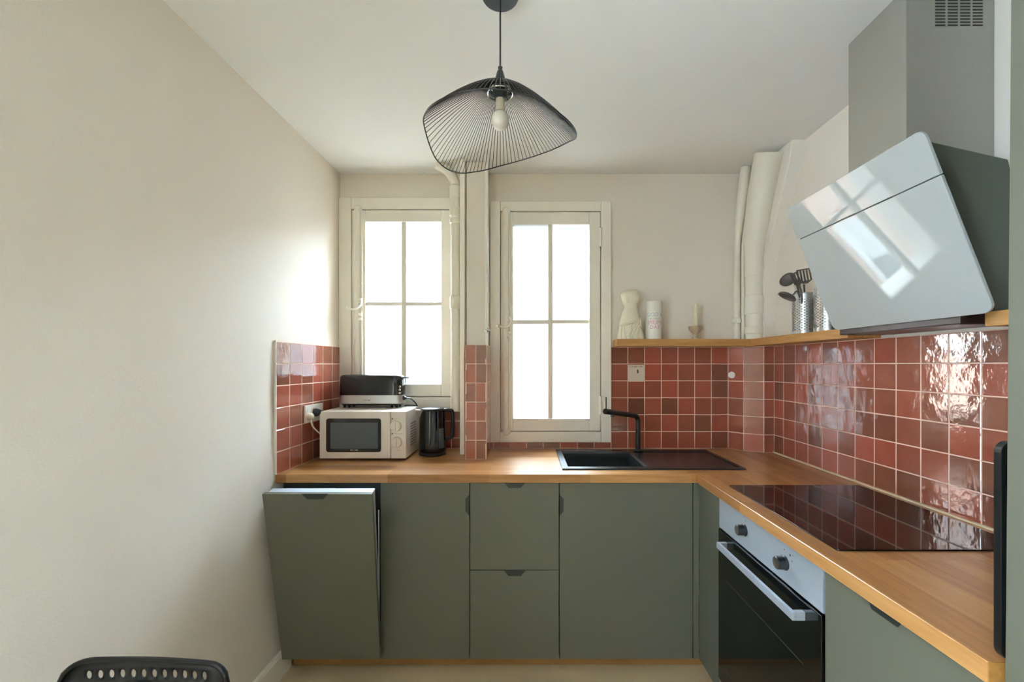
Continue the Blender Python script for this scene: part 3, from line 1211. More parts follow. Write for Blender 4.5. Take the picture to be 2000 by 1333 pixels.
# ------------------------------------------------------------------ shelf
XS = 1.252
YS = F / 349
z0, z1 = ZTT + 0.001, ZTT + 0.041
sh = thing('wall_shelf', 'light oak L-shaped wall shelf above the red tiles', 'shelf', (XS, YS, z0))
g = G()
x0 = 0.5075
g.prism([(x0, YS, z0), (XS, YS, z0), (CH[1][0] + 0.04, YW - 0.0005, z0), (x0, YW - 0.0005, z0)], (0, 0, z1 - z0))
put('shelf_board', g, M['oakshelf'], sh, bevel=0.0015)
g = G()
g.prism([(XS, YS - 0.0002, z0), (XS, 1.665, z0), (XRW - 0.0005, 1.665, z0), (XRW - 0.0005, YW - 0.0008, z0), (CH[1][0] + 0.041, YW - 0.0008, z0)], (0, 0, z1 - z0))
put('shelf_board', g, M['oakshelfY'], sh, bevel=0.0015)
g = G()
g.box(XS, XRW - 0.0005, yt1 + 0.002, 1.168, z0, z1)
put('shelf_board', g, M['oakshelfY'], sh, bevel=0.0015)

# ------------------------------------------------------------------ extractor hood
hd = thing('extractor_hood', 'angled extractor hood with white glass front and steel chimney above the hob', 'extractor hood', (XRW, 1.385, 1.5))
CHY0, CHY1, CHX = F / 661.8, F / 561, 1.121
g = G()
g.box(CHX, XRW - 0.001, CHY0, CHY1, 1.93, ZC - 0.001)
ch_ = put('chimney', g, M['chimney'], hd, bevel=0.002)
g = G()
for c in range(4):
    for r_ in range(15):
        ua = 1826.5 + c * 24.4
        vb = 51 - r_ * 6.1
        xa1, xb1 = (ua - U0) / 661.8, (ua + 19.5 - U0) / 661.8
        zb1 = H - (vb - V0) / 661.8
        if zb1 + 0.006 < ZC - 0.01:
            g.box(xa1, xb1, CHY0 - 0.0006, CHY0 + 0.001, zb1, zb1 + 0.0045)
put('vent_slots', g, M['dark'], ch_)['kind'] = 'stuff'
hb0, hb1 = 1.195, 1.60
poly = [(1.050, 1.945), (1.10, 2.012), (1.348, 1.955), (1.372, 1.845), (1.374, 1.497), (1.213, 1.497), (1.213, 1.540)]
g = G()
g.prism([(x, hb0, z) for x, z in poly], (0, hb1 - hb0, 0))
put('hood_body', g, M['hoodbody'], hd, bevel=0.003)
g = G()
g.box(1.216, 1.370, hb0 + 0.003, hb1 - 0.003, 1.4930, 1.4945)
put('filter_plate', g, M['hoodunder'], hd)
g = G()
g.box(1.2125, 1.3735, hb0 - 0.002, 1.655, 1.4946, 1.530)
put('hood_base', g, M['hoodunder'], hd, bevel=0.002)
pt, pb = Vector((1.016, 0, 1.986)), Vector((1.2024, 0, 1.514))
gy0, gy1 = F / 761, F / 499
dn = (pb - pt)
Lg = dn.length
dn.normalize()
nb = Vector((-dn.z, 0, dn.x)) if False else Vector((0.0, 1.0, 0)).cross(dn)
if nb.x < 0:
    nb = -nb                                      # away from the room, towards the wall


def glass_panel(t0, t1, rt, rb):
    """rounded sheet between distances t0..t1 down the slope"""
    pts = []
    y0, y1 = gy0, gy1

    def arc(cy, ct, r, a0):
        if r < 0.002:
            pts.append((cy + 0, ct))
            return
        for i in range(9):
            a = a0 + PI / 2 * i / 8
            pts.append((cy + r * math.cos(a), ct + r * math.sin(a)))
    arc(y1 - rb if rb else y1, t1 - rb, rb, 0)
    arc(y0 + rb if rb else y0, t1 - rb, rb, PI / 2)
    arc(y0 + rt if rt else y0, t0 + rt, rt, PI)
    arc(y1 - rt if rt else y1, t0 + rt, rt, 1.5 * PI)
    gg = G()
    gg.prism([pt + dn * t + Vector((0, y, 0)) for y, t in pts], nb * 0.010)
    return put('glass_panel', gg, M['whiteglass'], hd, bevel=0.002)


glass_panel(0, Lg * 0.25 - 0.0012, 0.022, 0)
glass_panel(Lg * 0.25 + 0.0012, Lg, 0, 0.028)
g = G()
c = pt + dn * (Lg * 0.25) + nb * 0.008
g.prism([c + Vector((0, gy0 + 0.003, 0)) - dn * 0.004, c + Vector((0, gy1 - 0.003, 0)) - dn * 0.004, c + Vector((0, gy1 - 0.003, 0)) + dn * 0.004, c + Vector((0, gy0 + 0.003, 0)) + dn * 0.004], nb * 0.006)
put('seam_profile', g, M['dark'], hd)

# ------------------------------------------------------------------ things on the shelf
zs_ = z1 + 0.0005
# torso vase
s = 343.0
vz = thing('torso_vase', 'ivory ceramic vase shaped as a draped headless torso at the shelf end', 'vase', ((1231 - U0) / s, F / s, zs_))
rows = [(1205, 148, 700), (1120, 146, 690), (1000, 152, 655), (900, 155, 610), (840, 165, 600), (760, 195, 595), (690, 208, 580), (620, 228, 560), (560, 258, 548), (510, 275, 545),
        (460, 262, 552), (410, 238, 575), (370, 222, 605), (330, 210, 608), (280, 195, 590), (230, 190, 570), (190, 235, 562), (160, 300, 556), (140, 330, 548)]
rings = []
NN = 48
for (v, l, r) in rows:
    z = zs_ + (1205 - v) / 11.11 / s
    xl = (1195 + l / 11.11 - U0) / s
    xr = (1195 + r / 11.11 - U0) / s
    cx, rx = (xl + xr) / 2, (xr - xl) / 2
    ry = min(rx * 0.72, 0.043)
    if v > 850:
        ry = lerp(0.036, 0.044, (v - 850) / 350)
    ring = []
    for i in range(NN):
        a = 2 * PI * i / NN
        m_ = 1.0
        if v > 800:                                   # drapery folds
            amt = min(1, (v - 800) / 120)
            m_ += amt * 0.075 * math.sin(9 * a + (1205 - v) * 0.006) + amt * 0.04 * math.sin(15 * a - (1205 - v) * 0.004)
        if 300 <= v <= 420:                           # chest
            for ac in (-PI / 2 - 0.62, -PI / 2 + 0.62):
                m_ += 0.16 * math.exp(-((a - 2 * PI - ac) / 0.33) ** 2) * math.exp(-((v - 355) / 45) ** 2)
        ring.append(Vector((cx + rx * m_ * math.cos(a), F / s + ry * m_ * math.sin(a), z)))
    rings.append(ring)
# open neck
last = rings[-1]
cc = sum(last, Vector()) / NN
rings.append([cc + (p_ - cc) * 0.72 + Vector((0, 0, 0.001)) for p_ in last])
rings.append([cc + (p_ - cc) * 0.62 - Vector((0, 0, 0.03)) for p_ in last])
g = G()
g.loft(rings)
put('vase_body', g, M['ceramic'], vz, smooth=True, auto=80)
def VZ(x, v, dy=0.0):
    return Vector(((1195 + x / 11.11 - U0) / s, F / s + dy, zs_ + (1205 - v) / 11.11 / s))


for x, v in ((315, 352), (500, 340)):
    g = G()
    g.ball(VZ(x, v, -0.0165), 0.0215, (1, 0.95, 1.1), 18, 12)
    put('bust', g, M['ceramic'], vz, smooth=True)
FOLDS = [[(160, 905), (260, 850), (420, 825), (600, 745)], [(165, 935), (280, 890), (430, 850), (600, 770)], [(610, 760), (520, 900), (440, 1040), (380, 1200)], [(615, 800), (560, 950), (500, 1080), (450, 1200)],
         [(620, 880), (600, 1000), (570, 1100), (540, 1200)], [(235, 930), (245, 1040), (280, 1140), (300, 1200)], [(190, 930), (180, 1060), (170, 1200)], [(390, 880), (400, 990), (370, 1080), (330, 1130)]]
for f_ in FOLDS:
    g = G()
    q = []
    for x, v in f_:
        cxv, rxv, ryv = (155 + 615) / 2 + (v - 900) * 0.09, 235 + (v - 900) * 0.13, 0.039 + (v - 900) * 0.000012
        t_ = max(-0.97, min(0.97, (x - cxv) / rxv))
        q.append(VZ(x, min(v, 1190), -ryv * math.sqrt(1 - t_ * t_) * 1.0))
    q = spline(q, 5)
    g.tube(q, [0.0052] * len(q), 8)
    put('drapery_fold', g, M['ceramic'], vz, smooth=True)

# white tumbler with printed lettering
s = 344.0
r_c = 0.046
cxx, cyy = (1277 - U0) / s, F / s
tu = thing('tumbler', 'tall white tumbler with pale blue and pink lettering beside the torso vase', 'tumbler', (cxx, cyy, zs_))
g = G()
hh = (663 - 590) / s + 0.0
g.lathe([(r_c * 0.96, 0), (r_c, 0.004), (r_c, hh - 0.003), (r_c - 0.001, hh), (r_c - 0.004, hh), (r_c - 0.005, 0.012), (0.001, 0.010)], (cxx, cyy, zs_), 40)
put('cup_body', g, M['cup'], tu, smooth=True)


def wrap_text(txt, size, z, a_mid, rad, m, nm='lettering', c=(cxx, cyy), shear=0.0, parent=tu):
    cu = bpy.data.curves.new('txt', 'FONT')
    cu.body = txt
    cu.size = size
    cu.align_x = 'CENTER'
    cu.extrude = 0.0
    cu.resolution_u = 3
    to = bpy.data.objects.new('txt', cu)
    COL.objects.link(to)
    dg = bpy.context.evaluated_depsgraph_get()
    me = bpy.data.meshes.new_from_object(to.evaluated_get(dg))
    bpy.data.objects.remove(to)
    bm = bmesh.new()
    bm.from_mesh(me)
    bpy.data.meshes.remove(me)
    bmesh.ops.subdivide_edges(bm, edges=bm.edges[:], cuts=1)
    for v in bm.verts:
        if rad:
            a = a_mid + v.co.x / rad
            v.co = Vector((c[0] + (rad + 0.0003) * math.cos(a), c[1] + (rad + 0.0003) * math.sin(a), z + v.co.y))
    gg = G()
    gg.bm.free()
    gg.bm = bm
    return put(nm, gg, m, parent)


am = -PI / 2 - 0.15
wrap_text('GOD &', 0.030, zs_ + 0.126, am, r_c, M['inkblue'])
wrap_text('BE YOUR', 0.014, zs_ + 0.108, am, r_c, M['stone'])
wrap_text('MUM', 0.034, zs_ + 0.080, am, r_c, M['inkpink'])
wrap_text('DAY', 0.028, zs_ + 0.056, am, r_c, M['inkpink'])

# candle holder + candle
s = 345.0
cx_, cy_ = (1358.5 - U0) / s, F / s
g = G()
g.lathe([(0.024, 0), (0.024, 0.004), (0.016, 0.010), (0.012, 0.020), (0.013, 0.030), (0.026, 0.040), (0.037, 0.055), (0.040, 0.072), (0.037, 0.074), (0.030, 0.064), (0.016, 0.052), (0.001, 0.050)], (cx_, cy_, zs_), 36)
tag(put('candle_holder', g, M['stone'], smooth=True, auto=50), 'small taupe footed candle bowl on the oak shelf', 'candle holder')
g = G()
g.tube([(cx_ - 0.002, cy_, zs_ + 0.0525), (cx_ + 0.001, cy_, zs_ + 0.12), (cx_ + 0.006, cy_, zs_ + 0.2)], [0.0105, 0.010, 0.0095], 18)
cd = tag(put('candle', g, M['wax'], smooth=True), 'slim cream candle standing in the taupe footed bowl', 'candle')
g = G()
g.cyl((cx_ + 0.006, cy_, zs_ + 0.2), (cx_ + 0.0065, cy_, zs_ + 0.209), 0.0012, 6)
put('wick', g, M['whitecord'], cd)


# perforated steel utensil holders
def perforated(root, c, r, hgt, z0, n=16, rows_=12):
    """sheet rolled to a cylinder, real round holes"""
    gg = G()
    bm = gg.bm
    K = 12
    pitch_z = 0.0125
    zlo = 0.014
    dz = hgt - zlo - rows_ * pitch_z
    vcache = {}

    def V(a, z, rr=r):
        key = (round(a % (2 * PI), 5), round(z, 6))
        if key not in vcache:
            vcache[key] = bm.verts.new((c[0] + rr * math.cos(a), c[1] + rr * math.sin(a), z0 + z))
        return vcache[key]
    da = 2 * PI / n
    for i in range(n):
        for j in range(rows_):
            a_c, z_c = (i + 0.5) * da, zlo + (j + 0.5) * pitch_z
            hole, outer = [], []
            for k_ in range(K):
                t = 2 * PI * k_ / K
                ct, st = math.cos(t), math.sin(t)
                hole.append(V(a_c + 0.0029 * ct / r, z_c + 0.0029 * st))
                m_ = max(abs(ct), abs(st))
                outer.append(V(a_c + da / 2 * ct / m_, z_c + pitch_z / 2 * st / m_))
            for k_ in range(K):
                l = (k_ + 1) % K
                try:
                    bm.faces.new((hole[k_], outer[k_], outer[l], hole[l]))
                except ValueError:
                    pass
    NB = n * 4
    for (za, zb2_) in ((0, zlo), (zlo + rows_ * pitch_z, hgt)):
        for i in range(NB):
            a, b = 2 * PI * i / NB, 2 * PI * (i + 1) / NB
            vs = [bm.verts.new((c[0] + r * math.cos(q), c[1] + r * math.sin(q), z0 + z)) for q, z in ((a, za), (b, za), (b, zb2_), (a, zb2_))]
            bm.faces.new(vs)
    o = put('perforated_wall', gg, M['steel'], root, smooth=True)
    sm = o.modifiers.new('thick', 'SOLIDIFY')
    sm.thickness = 0.0012
    sm.offset = -1
    es = o.modifiers.new('crisp', 'EDGE_SPLIT')
    es.split_angle = math.radians(40)
    gg = G()
    gg.lathe([(r - 0.0005, 0.0), (r - 0.0005, 0.002), (0.001, 0.002)], (c[0], c[1], z0), 40)
    put('bottom_plate', gg, M['steel'], root)
    gg = G()
    ring = [(c[0] + r * math.cos(2 * PI * i / 48), c[1] + r * math.sin(2 * PI * i / 48), z0 + hgt) for i in range(49)]
    gg.tube(ring, 0.0016, 6, caps=False)
    put('rolled_rim', gg, M['steel'], root, smooth=True)


XU = 1.312
sA = (1571.5 - U0) / XU
sB = (1617 - U0) / XU
cA, cB = (XU, F / sA), (XU, F / sB)
hU = 0.188
hA = thing('utensil_holder', 'perforated steel pot full of grey cooking utensils on the shelf', 'utensil holder', (cA[0], cA[1], zs_))
perforated(hA, cA, 0.051, hU, zs_)
hB = thing('utensil_holder', 'perforated steel pot half hidden behind the white hood glass', 'utensil holder', (cB[0], cB[1], zs_))
perforated(hB, cB, 0.051, hU, zs_)


def utensil(name, label, foot, neck, head_c, build):
    root = thing(name, label, 'utensil', foot)
    gg = G()
    pts = spline([foot, neck, head_c], 6)
    gg.tube(pts, [0.0055] * (len(pts) // 2) + [0.004] * (len(pts) - len(pts) // 2), 8)
    put('stem', gg, M['utensil'], root, smooth=True)
    build(root)
    return root


def UP(u, v, s_):
    return P(u, v, s_)


fz = zs_ + 0.004


def cup_shape(root, nm, c, r, T, depth=0.6, thick=0.003):
    gg = G()
    prof = []
    m_ = 8
    for i in range(m_ + 1):
        a = PI / 2 * i / m_
        prof.append((max(0.0005, r * math.sin(a)), -r * depth * math.cos(a)))
    for i in range(m_, -1, -1):
        a = PI / 2 * i / m_
        prof.append((max(0.0005, (r - thick) * math.sin(a)), -(r - thick) * depth * math.cos(a) + (0.0 if i == m_ else 0)))
    gg.lathe(prof, (0, 0, 0), 24, Matrix.Translation(c) @ T)
    put(nm, gg, M['utensil'], root, smooth=True, auto=60)


# ladle (big bowl to the left, high)
c = UP(1538, 546, sA + 4)
utensil('ladle', 'grey ladle with the higher round bowl leaning left out of the pot', Vector((cA[0] + 0.01, cA[1] + 0.01, fz)), UP(1561, 575, sA), c + Vector((0.03, 0, 0.012)),
        lambda r: cup_shape(r, 'bowl', c, 0.036, Matrix.Rotation(math.radians(-62), 4, 'Y') @ Matrix.Rotation(0.5, 4, 'X')))
c2_ = UP(1537, 581, sA + 10)
utensil('serving_spoon', 'grey serving spoon with its bowl hanging low over the pot rim', Vector((cA[0] + 0.02, cA[1] - 0.01, fz)), UP(1560, 575, sA + 6), c2_ + Vector((0.03, 0.0, 0.014)),
        lambda r: cup_shape(r, 'bowl', c2_, 0.038, Matrix.Rotation(math.radians(28), 4, 'Y') @ Matrix.Diagonal((1.1, 0.8, 1, 1)) @ Matrix.Rotation(PI, 4, 'X'), 0.5))


def slotted(root, cu, cv, s_, w, h, lean, nslots, nm='slotted_blade'):
    c = UP(cu, cv, s_)
    T = Matrix.Translation(c) @ Matrix.Rotation(lean, 4, 'Y')
    gg = G()
    bar = w / (nslots * 2 + 1)
    for i in range(nslots + 1):
        xx = -w / 2 + i * 2 * bar
        gg.box(xx, xx + bar, -0.001, 0.001, -h * 0.30, h * 0.42, T)
    gg.box(-w / 2, w / 2, -0.001, 0.001, h * 0.42, h * 0.5, T)
    gg.prism([(-w / 2, -0.001, -h * 0.30), (w / 2, -0.001, -h * 0.30), (w * 0.16, -0.001, -h * 0.5), (-w * 0.16, -0.001, -h * 0.5)], (0, 0.002, 0), T)
    put(nm, gg, M['utensil'], root)


utensil('slotted_turner', 'grey slotted turner standing tallest in the steel pot', Vector((cA[0] + 0.005, cA[1] - 0.02, fz)), UP(1572, 580, sA), UP(1570, 556, sA),
        lambda r: slotted(r, 1571, 540, sA, 0.066, 0.070, math.radians(-10), 4))
utensil('slotted_spoon', 'grey slotted spoon between the ladle and the slotted turner', Vector((cA[0] - 0.012, cA[1] + 0.0, fz)), UP(1566, 580, sA + 8), UP(1559, 553, sA + 8),
        lambda r: slotted(r, 1555, 546, sA + 8, 0.036, 0.064, math.radians(-26), 2))

# ------------------------------------------------------------------ notice + white disc on the tiles
g = G()
xa1, xb1 = (1227 - U0) / SB, (1258.8 - U0) / SB
za1, zb1 = H - (746 - V0) / SB, H - (713.3 - V0) / SB
yn = YB - 0.0012
g.box(xa1, xb1, yn - 0.0006, yn, za1, zb1)
nt_ = tag(put('paper_notice', g, M['paper']), 'square beige printed notice stuck on the red tiles above the sink', 'notice')


def strokes(parent, items, y, m, nm='printing'):
    gg = G()
    for (xa, xb, za, zb) in items:
        gg.box(xa, xb, y - 0.0003, y + 0.0001, za, zb)
    o = put(nm, gg, m, parent)
    o['kind'] = 'stuff'
    return o


def pseudo_line(x0, x1, z, h, step, rnd):
    """tiny printed lettering too small to read: one small stroke group per letter"""
    out = []
    x = x0
    while x < x1:
        w = step * rnd.uniform(0.5, 0.85)
        k_ = rnd.random()
        out.append((x, x + w * 0.35, z, z + h))
        if k_ > 0.3:
            out.append((x, x + w, z + h * rnd.choice((0, 0.4, 0.75)), z + h * rnd.choice((0.85, 1.0))))
        x += step if rnd.random() > 0.1 else step * 1.7
    return out


rn = random.Random(3)
ps = 1 / SB
it = pseudo_line(xa1 + 3 * ps, xa1 + 17 * ps, zb1 - 4.6 * ps, 2.2 * ps, 1.6 * ps, rn) + pseudo_line(xa1 + 20 * ps, xb1 - 2.5 * ps, zb1 - 4.6 * ps, 2.2 * ps, 1.6 * ps, rn)
strokes(nt_, it, yn - 0.0007, M['ink'])
it = []
for rr_ in (20, 24.5, 29.5):
    it += pseudo_line(xa1 + (5 if rr_ < 29 else 13) * ps, xb1 - (5 if rr_ < 29 else 12) * ps, zb1 - rr_ * ps, 1.2 * ps, 1.2 * ps, rn)
strokes(nt_, it, yn - 0.0007, M['stone'])
g = G()
cxn = xa1 + 18.6 * ps
g.prism([(cxn - 1.2 * ps, yn - 0.0006, zb1 - 9 * ps), (cxn + 1.0 * ps, yn - 0.0006, zb1 - 9 * ps), (cxn + 1.7 * ps, yn - 0.0006, zb1 - 15 * ps), (cxn, yn - 0.0006, zb1 - 16.8 * ps), (cxn - 1.6 * ps, yn - 0.0006, zb1 - 15 * ps)], (0, -0.0005, 0))
put('icon', g, M['ink'], nt_)

a, b = Vector(CH[0]), Vector(CH[1])
dd = (b - a).normalized()
nn_ = Vector((dd.y, -dd.x))
tt = 0.28
pc = a.lerp(b, tt)
pc = Vector((pc.x, pc.y, H - (733 - V0) / 338)) + Vector((nn_.x, nn_.y, 0)) * 0.0035
g = G()
T = Matrix.Translation(pc) @ Vector((nn_.x, nn_.y, 0)).to_track_quat('Z', 'Y').to_matrix().to_4x4()
g.lathe([(0.019, 0), (0.019, 0.006), (0.016, 0.010), (0.001, 0.011)], (0, 0, 0), 28, T)
tag(put('round_cover', g, M['cup'], smooth=True), 'small round white cover fixed on the tiles of the corner pipe chase', 'cover')

# ------------------------------------------------------------------ microwave
s = 384.0
x0, x1 = (623.7 - U0) / s, (793 - U0) / s
z0m, z1m = ZT + 0.010, H - (804 - V0) / s
yf, yb_ = F / s, F / 341
mw = thing('microwave', 'white microwave oven with two dials on the left end of the worktop', 'microwave', ((x0 + x1) / 2, yf, ZT))
g = G()
g.box(x0 + 0.003, x1 - 0.001, yf + 0.028, yb_, z0m, z1m)
put('housing', g, M['white'], mw, bevel=0.004)
q = lambda u: (u - U0) / s
r_ = lambda v: H - (v - V0) / s
xp = q(763)
g = G()
g.box(x0, xp - 0.0008, yf, yf + 0.0275, z0m, z1m)
md = put('door', g, M['white'], mw, bevel=0.004)
g = G()
g.box(xp + 0.0008, x1, yf + 0.0005, yf + 0.0275, z0m, z1m)
cp = put('control_panel', g, M['white'], mw, bevel=0.004)
g = G()
wx0, wx1, wz0, wz1 = q(637), q(744.4), r_(883.8), r_(818)
o_ = rrect(wx1 - wx0, wz1 - wz0, 0.013, 5)
g.prism([(x + (wx0 + wx1) / 2, yf + 0.0005, z + (wz0 + wz1) / 2) for x, z in o_], (0, -0.0016, 0))
put('window_frame', g, M['blackgloss'], md, bevel=0.0006)
g = G()
g.box(q(645.5), q(738.5), yf - 0.0016, yf - 0.0008, r_(877), r_(826))
put('window_glass', g, M['mwglass'], md)
strokes(md, pseudo_line(q(684.5), q(700), r_(880.8), 0.0055, 0.0052, rn), yf - 0.0011, M['white'], 'logo')
for (u, v, r0) in ((774, 833, 0.0275), (775.5, 864, 0.0265)):
    g = G()
    T = Matrix.Translation((q(u), yf + 0.0005, r_(v))) @ Matrix.Rotation(PI / 2, 4, 'X')
    g.lathe([(r0 + 0.004, -0.0002), (r0 + 0.004, 0.0012), (r0, 0.0016), (r0 - 0.002, 0.014), (r0 - 0.005, 0.016), (0.001, 0.0165)], (0, 0, 0), 32, T)
    dl = put('dial', g, M['white'], cp, smooth=True)
    g = G()
    g.box(q(u) - 0.0028, q(u) + 0.0028, yf - 0.021, yf - 0.0155, r_(v) - r0 + 0.006, r_(v) + r0 - 0.006)
    put('grip', g, M['white'], dl, bevel=0.001)
it = [(q(764.8), q(767.3), r_(819.6), r_(817.2)), (q(764.8), q(767.3), r_(849), r_(846.6))]
strokes(cp, it, yf + 0.0004, M['ink'], 'marker_dot')
it = pseudo_line(q(769), q(775), r_(819.3), 0.004, 0.004, rn) + pseudo_line(q(769), q(789), r_(848.6), 0.004, 0.004, rn) + pseudo_line(q(774), q(779), r_(881), 0.005, 0.004, rn)
strokes(cp, it, yf + 0.0004, M['stone'], 'dial_print')
for fx in (x0 + 0.04, x1 - 0.04):
    for fy in (yf + 0.05, yb_ - 0.04):
        g = G()
        g.lathe([(0.013, 0), (0.014, 0.01)], (fx, fy, ZT + 0.0003), 14)
        put('foot', g, M['blackplastic'], mw, smooth=True)
g = G()
for i in range(7):
    for j in range(9):
        g.box(x1 - 0.0012, x1 - 0.0003, yf + 0.09 + i * 0.016, yf + 0.098 + i * 0.016, z0m + 0.05 + j * 0.014, z0m + 0.056 + j * 0.014)
put('side_vents', g, M['ink'], mw)['kind'] = 'stuff'


def XT(y):
    return lerp(-1.109, -1.081, (y - YF) / (YB - YF))


# white plug and cord
yp, zp = 2.128, H - (812 - V0) / 385
g = G()
T = Matrix.Translation((XT(yp) + 0.011, yp, zp)) @ Matrix.Rotation(PI / 2, 4, 'Y')
g.lathe([(0.018, 0), (0.0185, 0.010), (0.015, 0.022), (0.009, 0.027), (0.001, 0.028)], (0, 0, 0), 22, T)
put('plug', g, M['whitecord'], mw, smooth=True)
pc = Vector((XT(yp) + 0.026, yp, zp - 0.012))
g = G()
g.tube(spline([pc, pc + Vector((0.005, 0.004, -0.035)), pc + Vector((0.012, 0.06, -0.08)), pc + Vector((0.016, 0.16, -0.135)), pc + Vector((0.02, 0.30, -0.17)), (x0 + 0.06, yb_ + 0.008, zp - 0.16), (x0 + 0.08, yb_ + 0.001, zp - 0.10)], 6), 0.0036, 8)
put('cord', g, M['whitecord'], mw, smooth=True)

# socket
y0s, y1s = F * 1.099 / (U0 - 592.5), F * 1.091 / (U0 - 627)
zc = H - (809.5 - V0) / 394
so = thing('wall_socket', 'white double socket on the red tiles behind the microwave', 'socket', (XT((y0s + y1s) / 2), (y0s + y1s) / 2, zc))
T = Matrix.Translation((XT((y0s + y1s) / 2) + 0.0015, (y0s + y1s) / 2, zc)) @ Matrix.Rotation(math.atan2(1, 0.047), 4, 'Z')
g = G()
o_ = rrect(y1s - y0s, 0.086, 0.005, 4)
g.prism([(x, 0, z) for x, z in o_], (0, -0.009, 0), T)
put('face_plate', g, M['white'], so, bevel=0.0015)
for sx in (-0.042, 0.036):
    g = G()
    g.lathe([(0.026, 0), (0.026, 0.0012), (0.0215, 0.0014), (0.021, 0.0008)], (0, 0, 0), 24, T @ Matrix.Translation((sx, -0.009, 0)) @ Matrix.Rotation(PI / 2, 4, 'X'))
    put('socket_well', g, M['cup'], so, smooth=True)

# ------------------------------------------------------------------ toaster
s = 358.0
x0t, x1t = (657 - U0) / s, (784.5 - U0) / s
yt, yt2 = F / s, F / s + 0.115
zf = z1m + 0.0005
zb0 = H - (790 - V0) / s
zmid = H - (772.7 - V0) / s
ztp = H - (733 - V0) / s
to = thing('toaster', 'long-slot black and steel toaster standing on the microwave', 'toaster', ((x0t + x1t) / 2, (yt + yt2) / 2, zf))


def stadium(ins, z, r=0.045, lean=0.0):
    o_ = rrect(x1t - x0t - 2 * ins, yt2 - yt - 2 * ins, r - ins * 0.5, 7)
    return [Vector(((x0t + x1t) / 2 + x, (yt + yt2) / 2 + y, z)) for x, y in o_]


g = G()
g.loft([stadium(0.001, zmid + 0.0005), stadium(0.0015, zmid + 0.05), stadium(0.004, ztp - 0.012), stadium(0.010, ztp - 0.003), stadium(0.018, ztp)])
tb2 = put('body', g, M['blackgloss'], to, smooth=True, auto=50)
g = G()
g.loft([stadium(0.004, zb0), stadium(0.0, zb0 + 0.003), stadium(0.0, zmid)])
sb_ = put('steel_band', g, M['steel'], to, smooth=True, auto=50)
strokes(sb_, pseudo_line((710 - U0) / s, (723 - U0) / s, H - (784 - V0) / s, 0.0075, 0.0065, rn), yt - 0.0004, M['ink'], 'logo')
g = G()
g.loft([stadium(0.014, zb0 - 0.008), stadium(0.008, zb0 - 0.0003)])
put('base', g, M['blackplastic'], to)
for fx in (x0t + 0.035, x0t + 0.06, x1t - 0.06, x1t - 0.035):
    for fy in (yt + 0.025, yt2 - 0.025):
        g = G()
        g.lathe([(0.006, 0), (0.007, zb0 - 0.008 - zf)], (fx, fy, zf), 10)
        put('foot', g, M['blackplastic'], to, smooth=True)
g = G()
g.box(x0t + 0.05, x1t - 0.05, (yt + yt2) / 2 - 0.016, (yt + yt2) / 2 + 0.016, ztp + 0.0002, ztp + 0.0012)
put('bread_slot', g, M['dark'], to)
g = G()
zl = H - (738.5 - V0) / s
g.box(x1t - 0.004, x1t + 0.028, (yt + yt2) / 2 - 0.018, (yt + yt2) / 2 + 0.018, zl - 0.0035, zl + 0.0035)
put('lever', g, M['blackplastic'], to, bevel=0.002)
for v in (756, 762, 768.5):
    g = G()
    T = Matrix.Translation((x1t - 0.013, yt + 0.0065, H - (v - V0) / s)) @ Matrix.Rotation(PI / 2, 4, 'X') @ Matrix.Rotation(0.55, 4, 'Y')
    g.lathe([(0.006, -0.004), (0.006, 0.003), (0.004, 0.005), (0.001, 0.0052)], (0, 0, 0), 14, T)
    put('button', g, M['chrome'], to, smooth=True)
zk = H - (764 - V0) / s
g = G()
T = Matrix.Translation((x1t - 0.002, (yt + yt2) / 2 - 0.02, H - (779 - V0) / s)) @ Matrix.Rotation(PI / 2, 4, 'Y')
g.lathe([(0.012, 0), (0.0125, 0.008), (0.008, 0.014), (0.005, 0.020)], (0, 0, 0), 18, T)
put('cord_gland', g, M['blackplastic'], to, smooth=True)
g = G()
st = Vector((x1t + 0.018, (yt + yt2) / 2 - 0.02, H - (779 - V0) / s))
g.tube(spline([st, st + Vector((0.018, 0.01, -0.005)), st + Vector((0.038, 0.03, -0.028)), st + Vector((0.044, 0.05, zf + 0.0045 - st.z)), st + Vector((0.03, 0.075, zf + 0.004 - st.z)), (x1t - 0.01, yb_ - 0.004, zf + 0.004), (x1t - 0.03, yb_ + 0.006, zf - 0.02), (x0t + 0.2, yb_ + 0.008, zf - 0.10), (x0t + 0.02, yb_ + 0.008, zf - 0.08), (XT(2.3) + 0.055, 2.3, zf - 0.03), (XT(2.2) + 0.05, 2.205, H - (805 - V0) / 378)], 6), 0.0034, 8)
put('cord', g, M['blackplastic'], to, smooth=True)
yp = 2.185
g = G()
T = Matrix.Translation((XT(yp) + 0.0125, yp, H - (805 - V0) / 378)) @ Matrix.Rotation(PI / 2, 4, 'Y')
g.lathe([(0.020, 0), (0.021, 0.014), (0.016, 0.026), (0.009, 0.042), (0.004, 0.044)], (0, 0, 0), 22, T)
put('plug', g, M['blackplastic'], to, smooth=True)

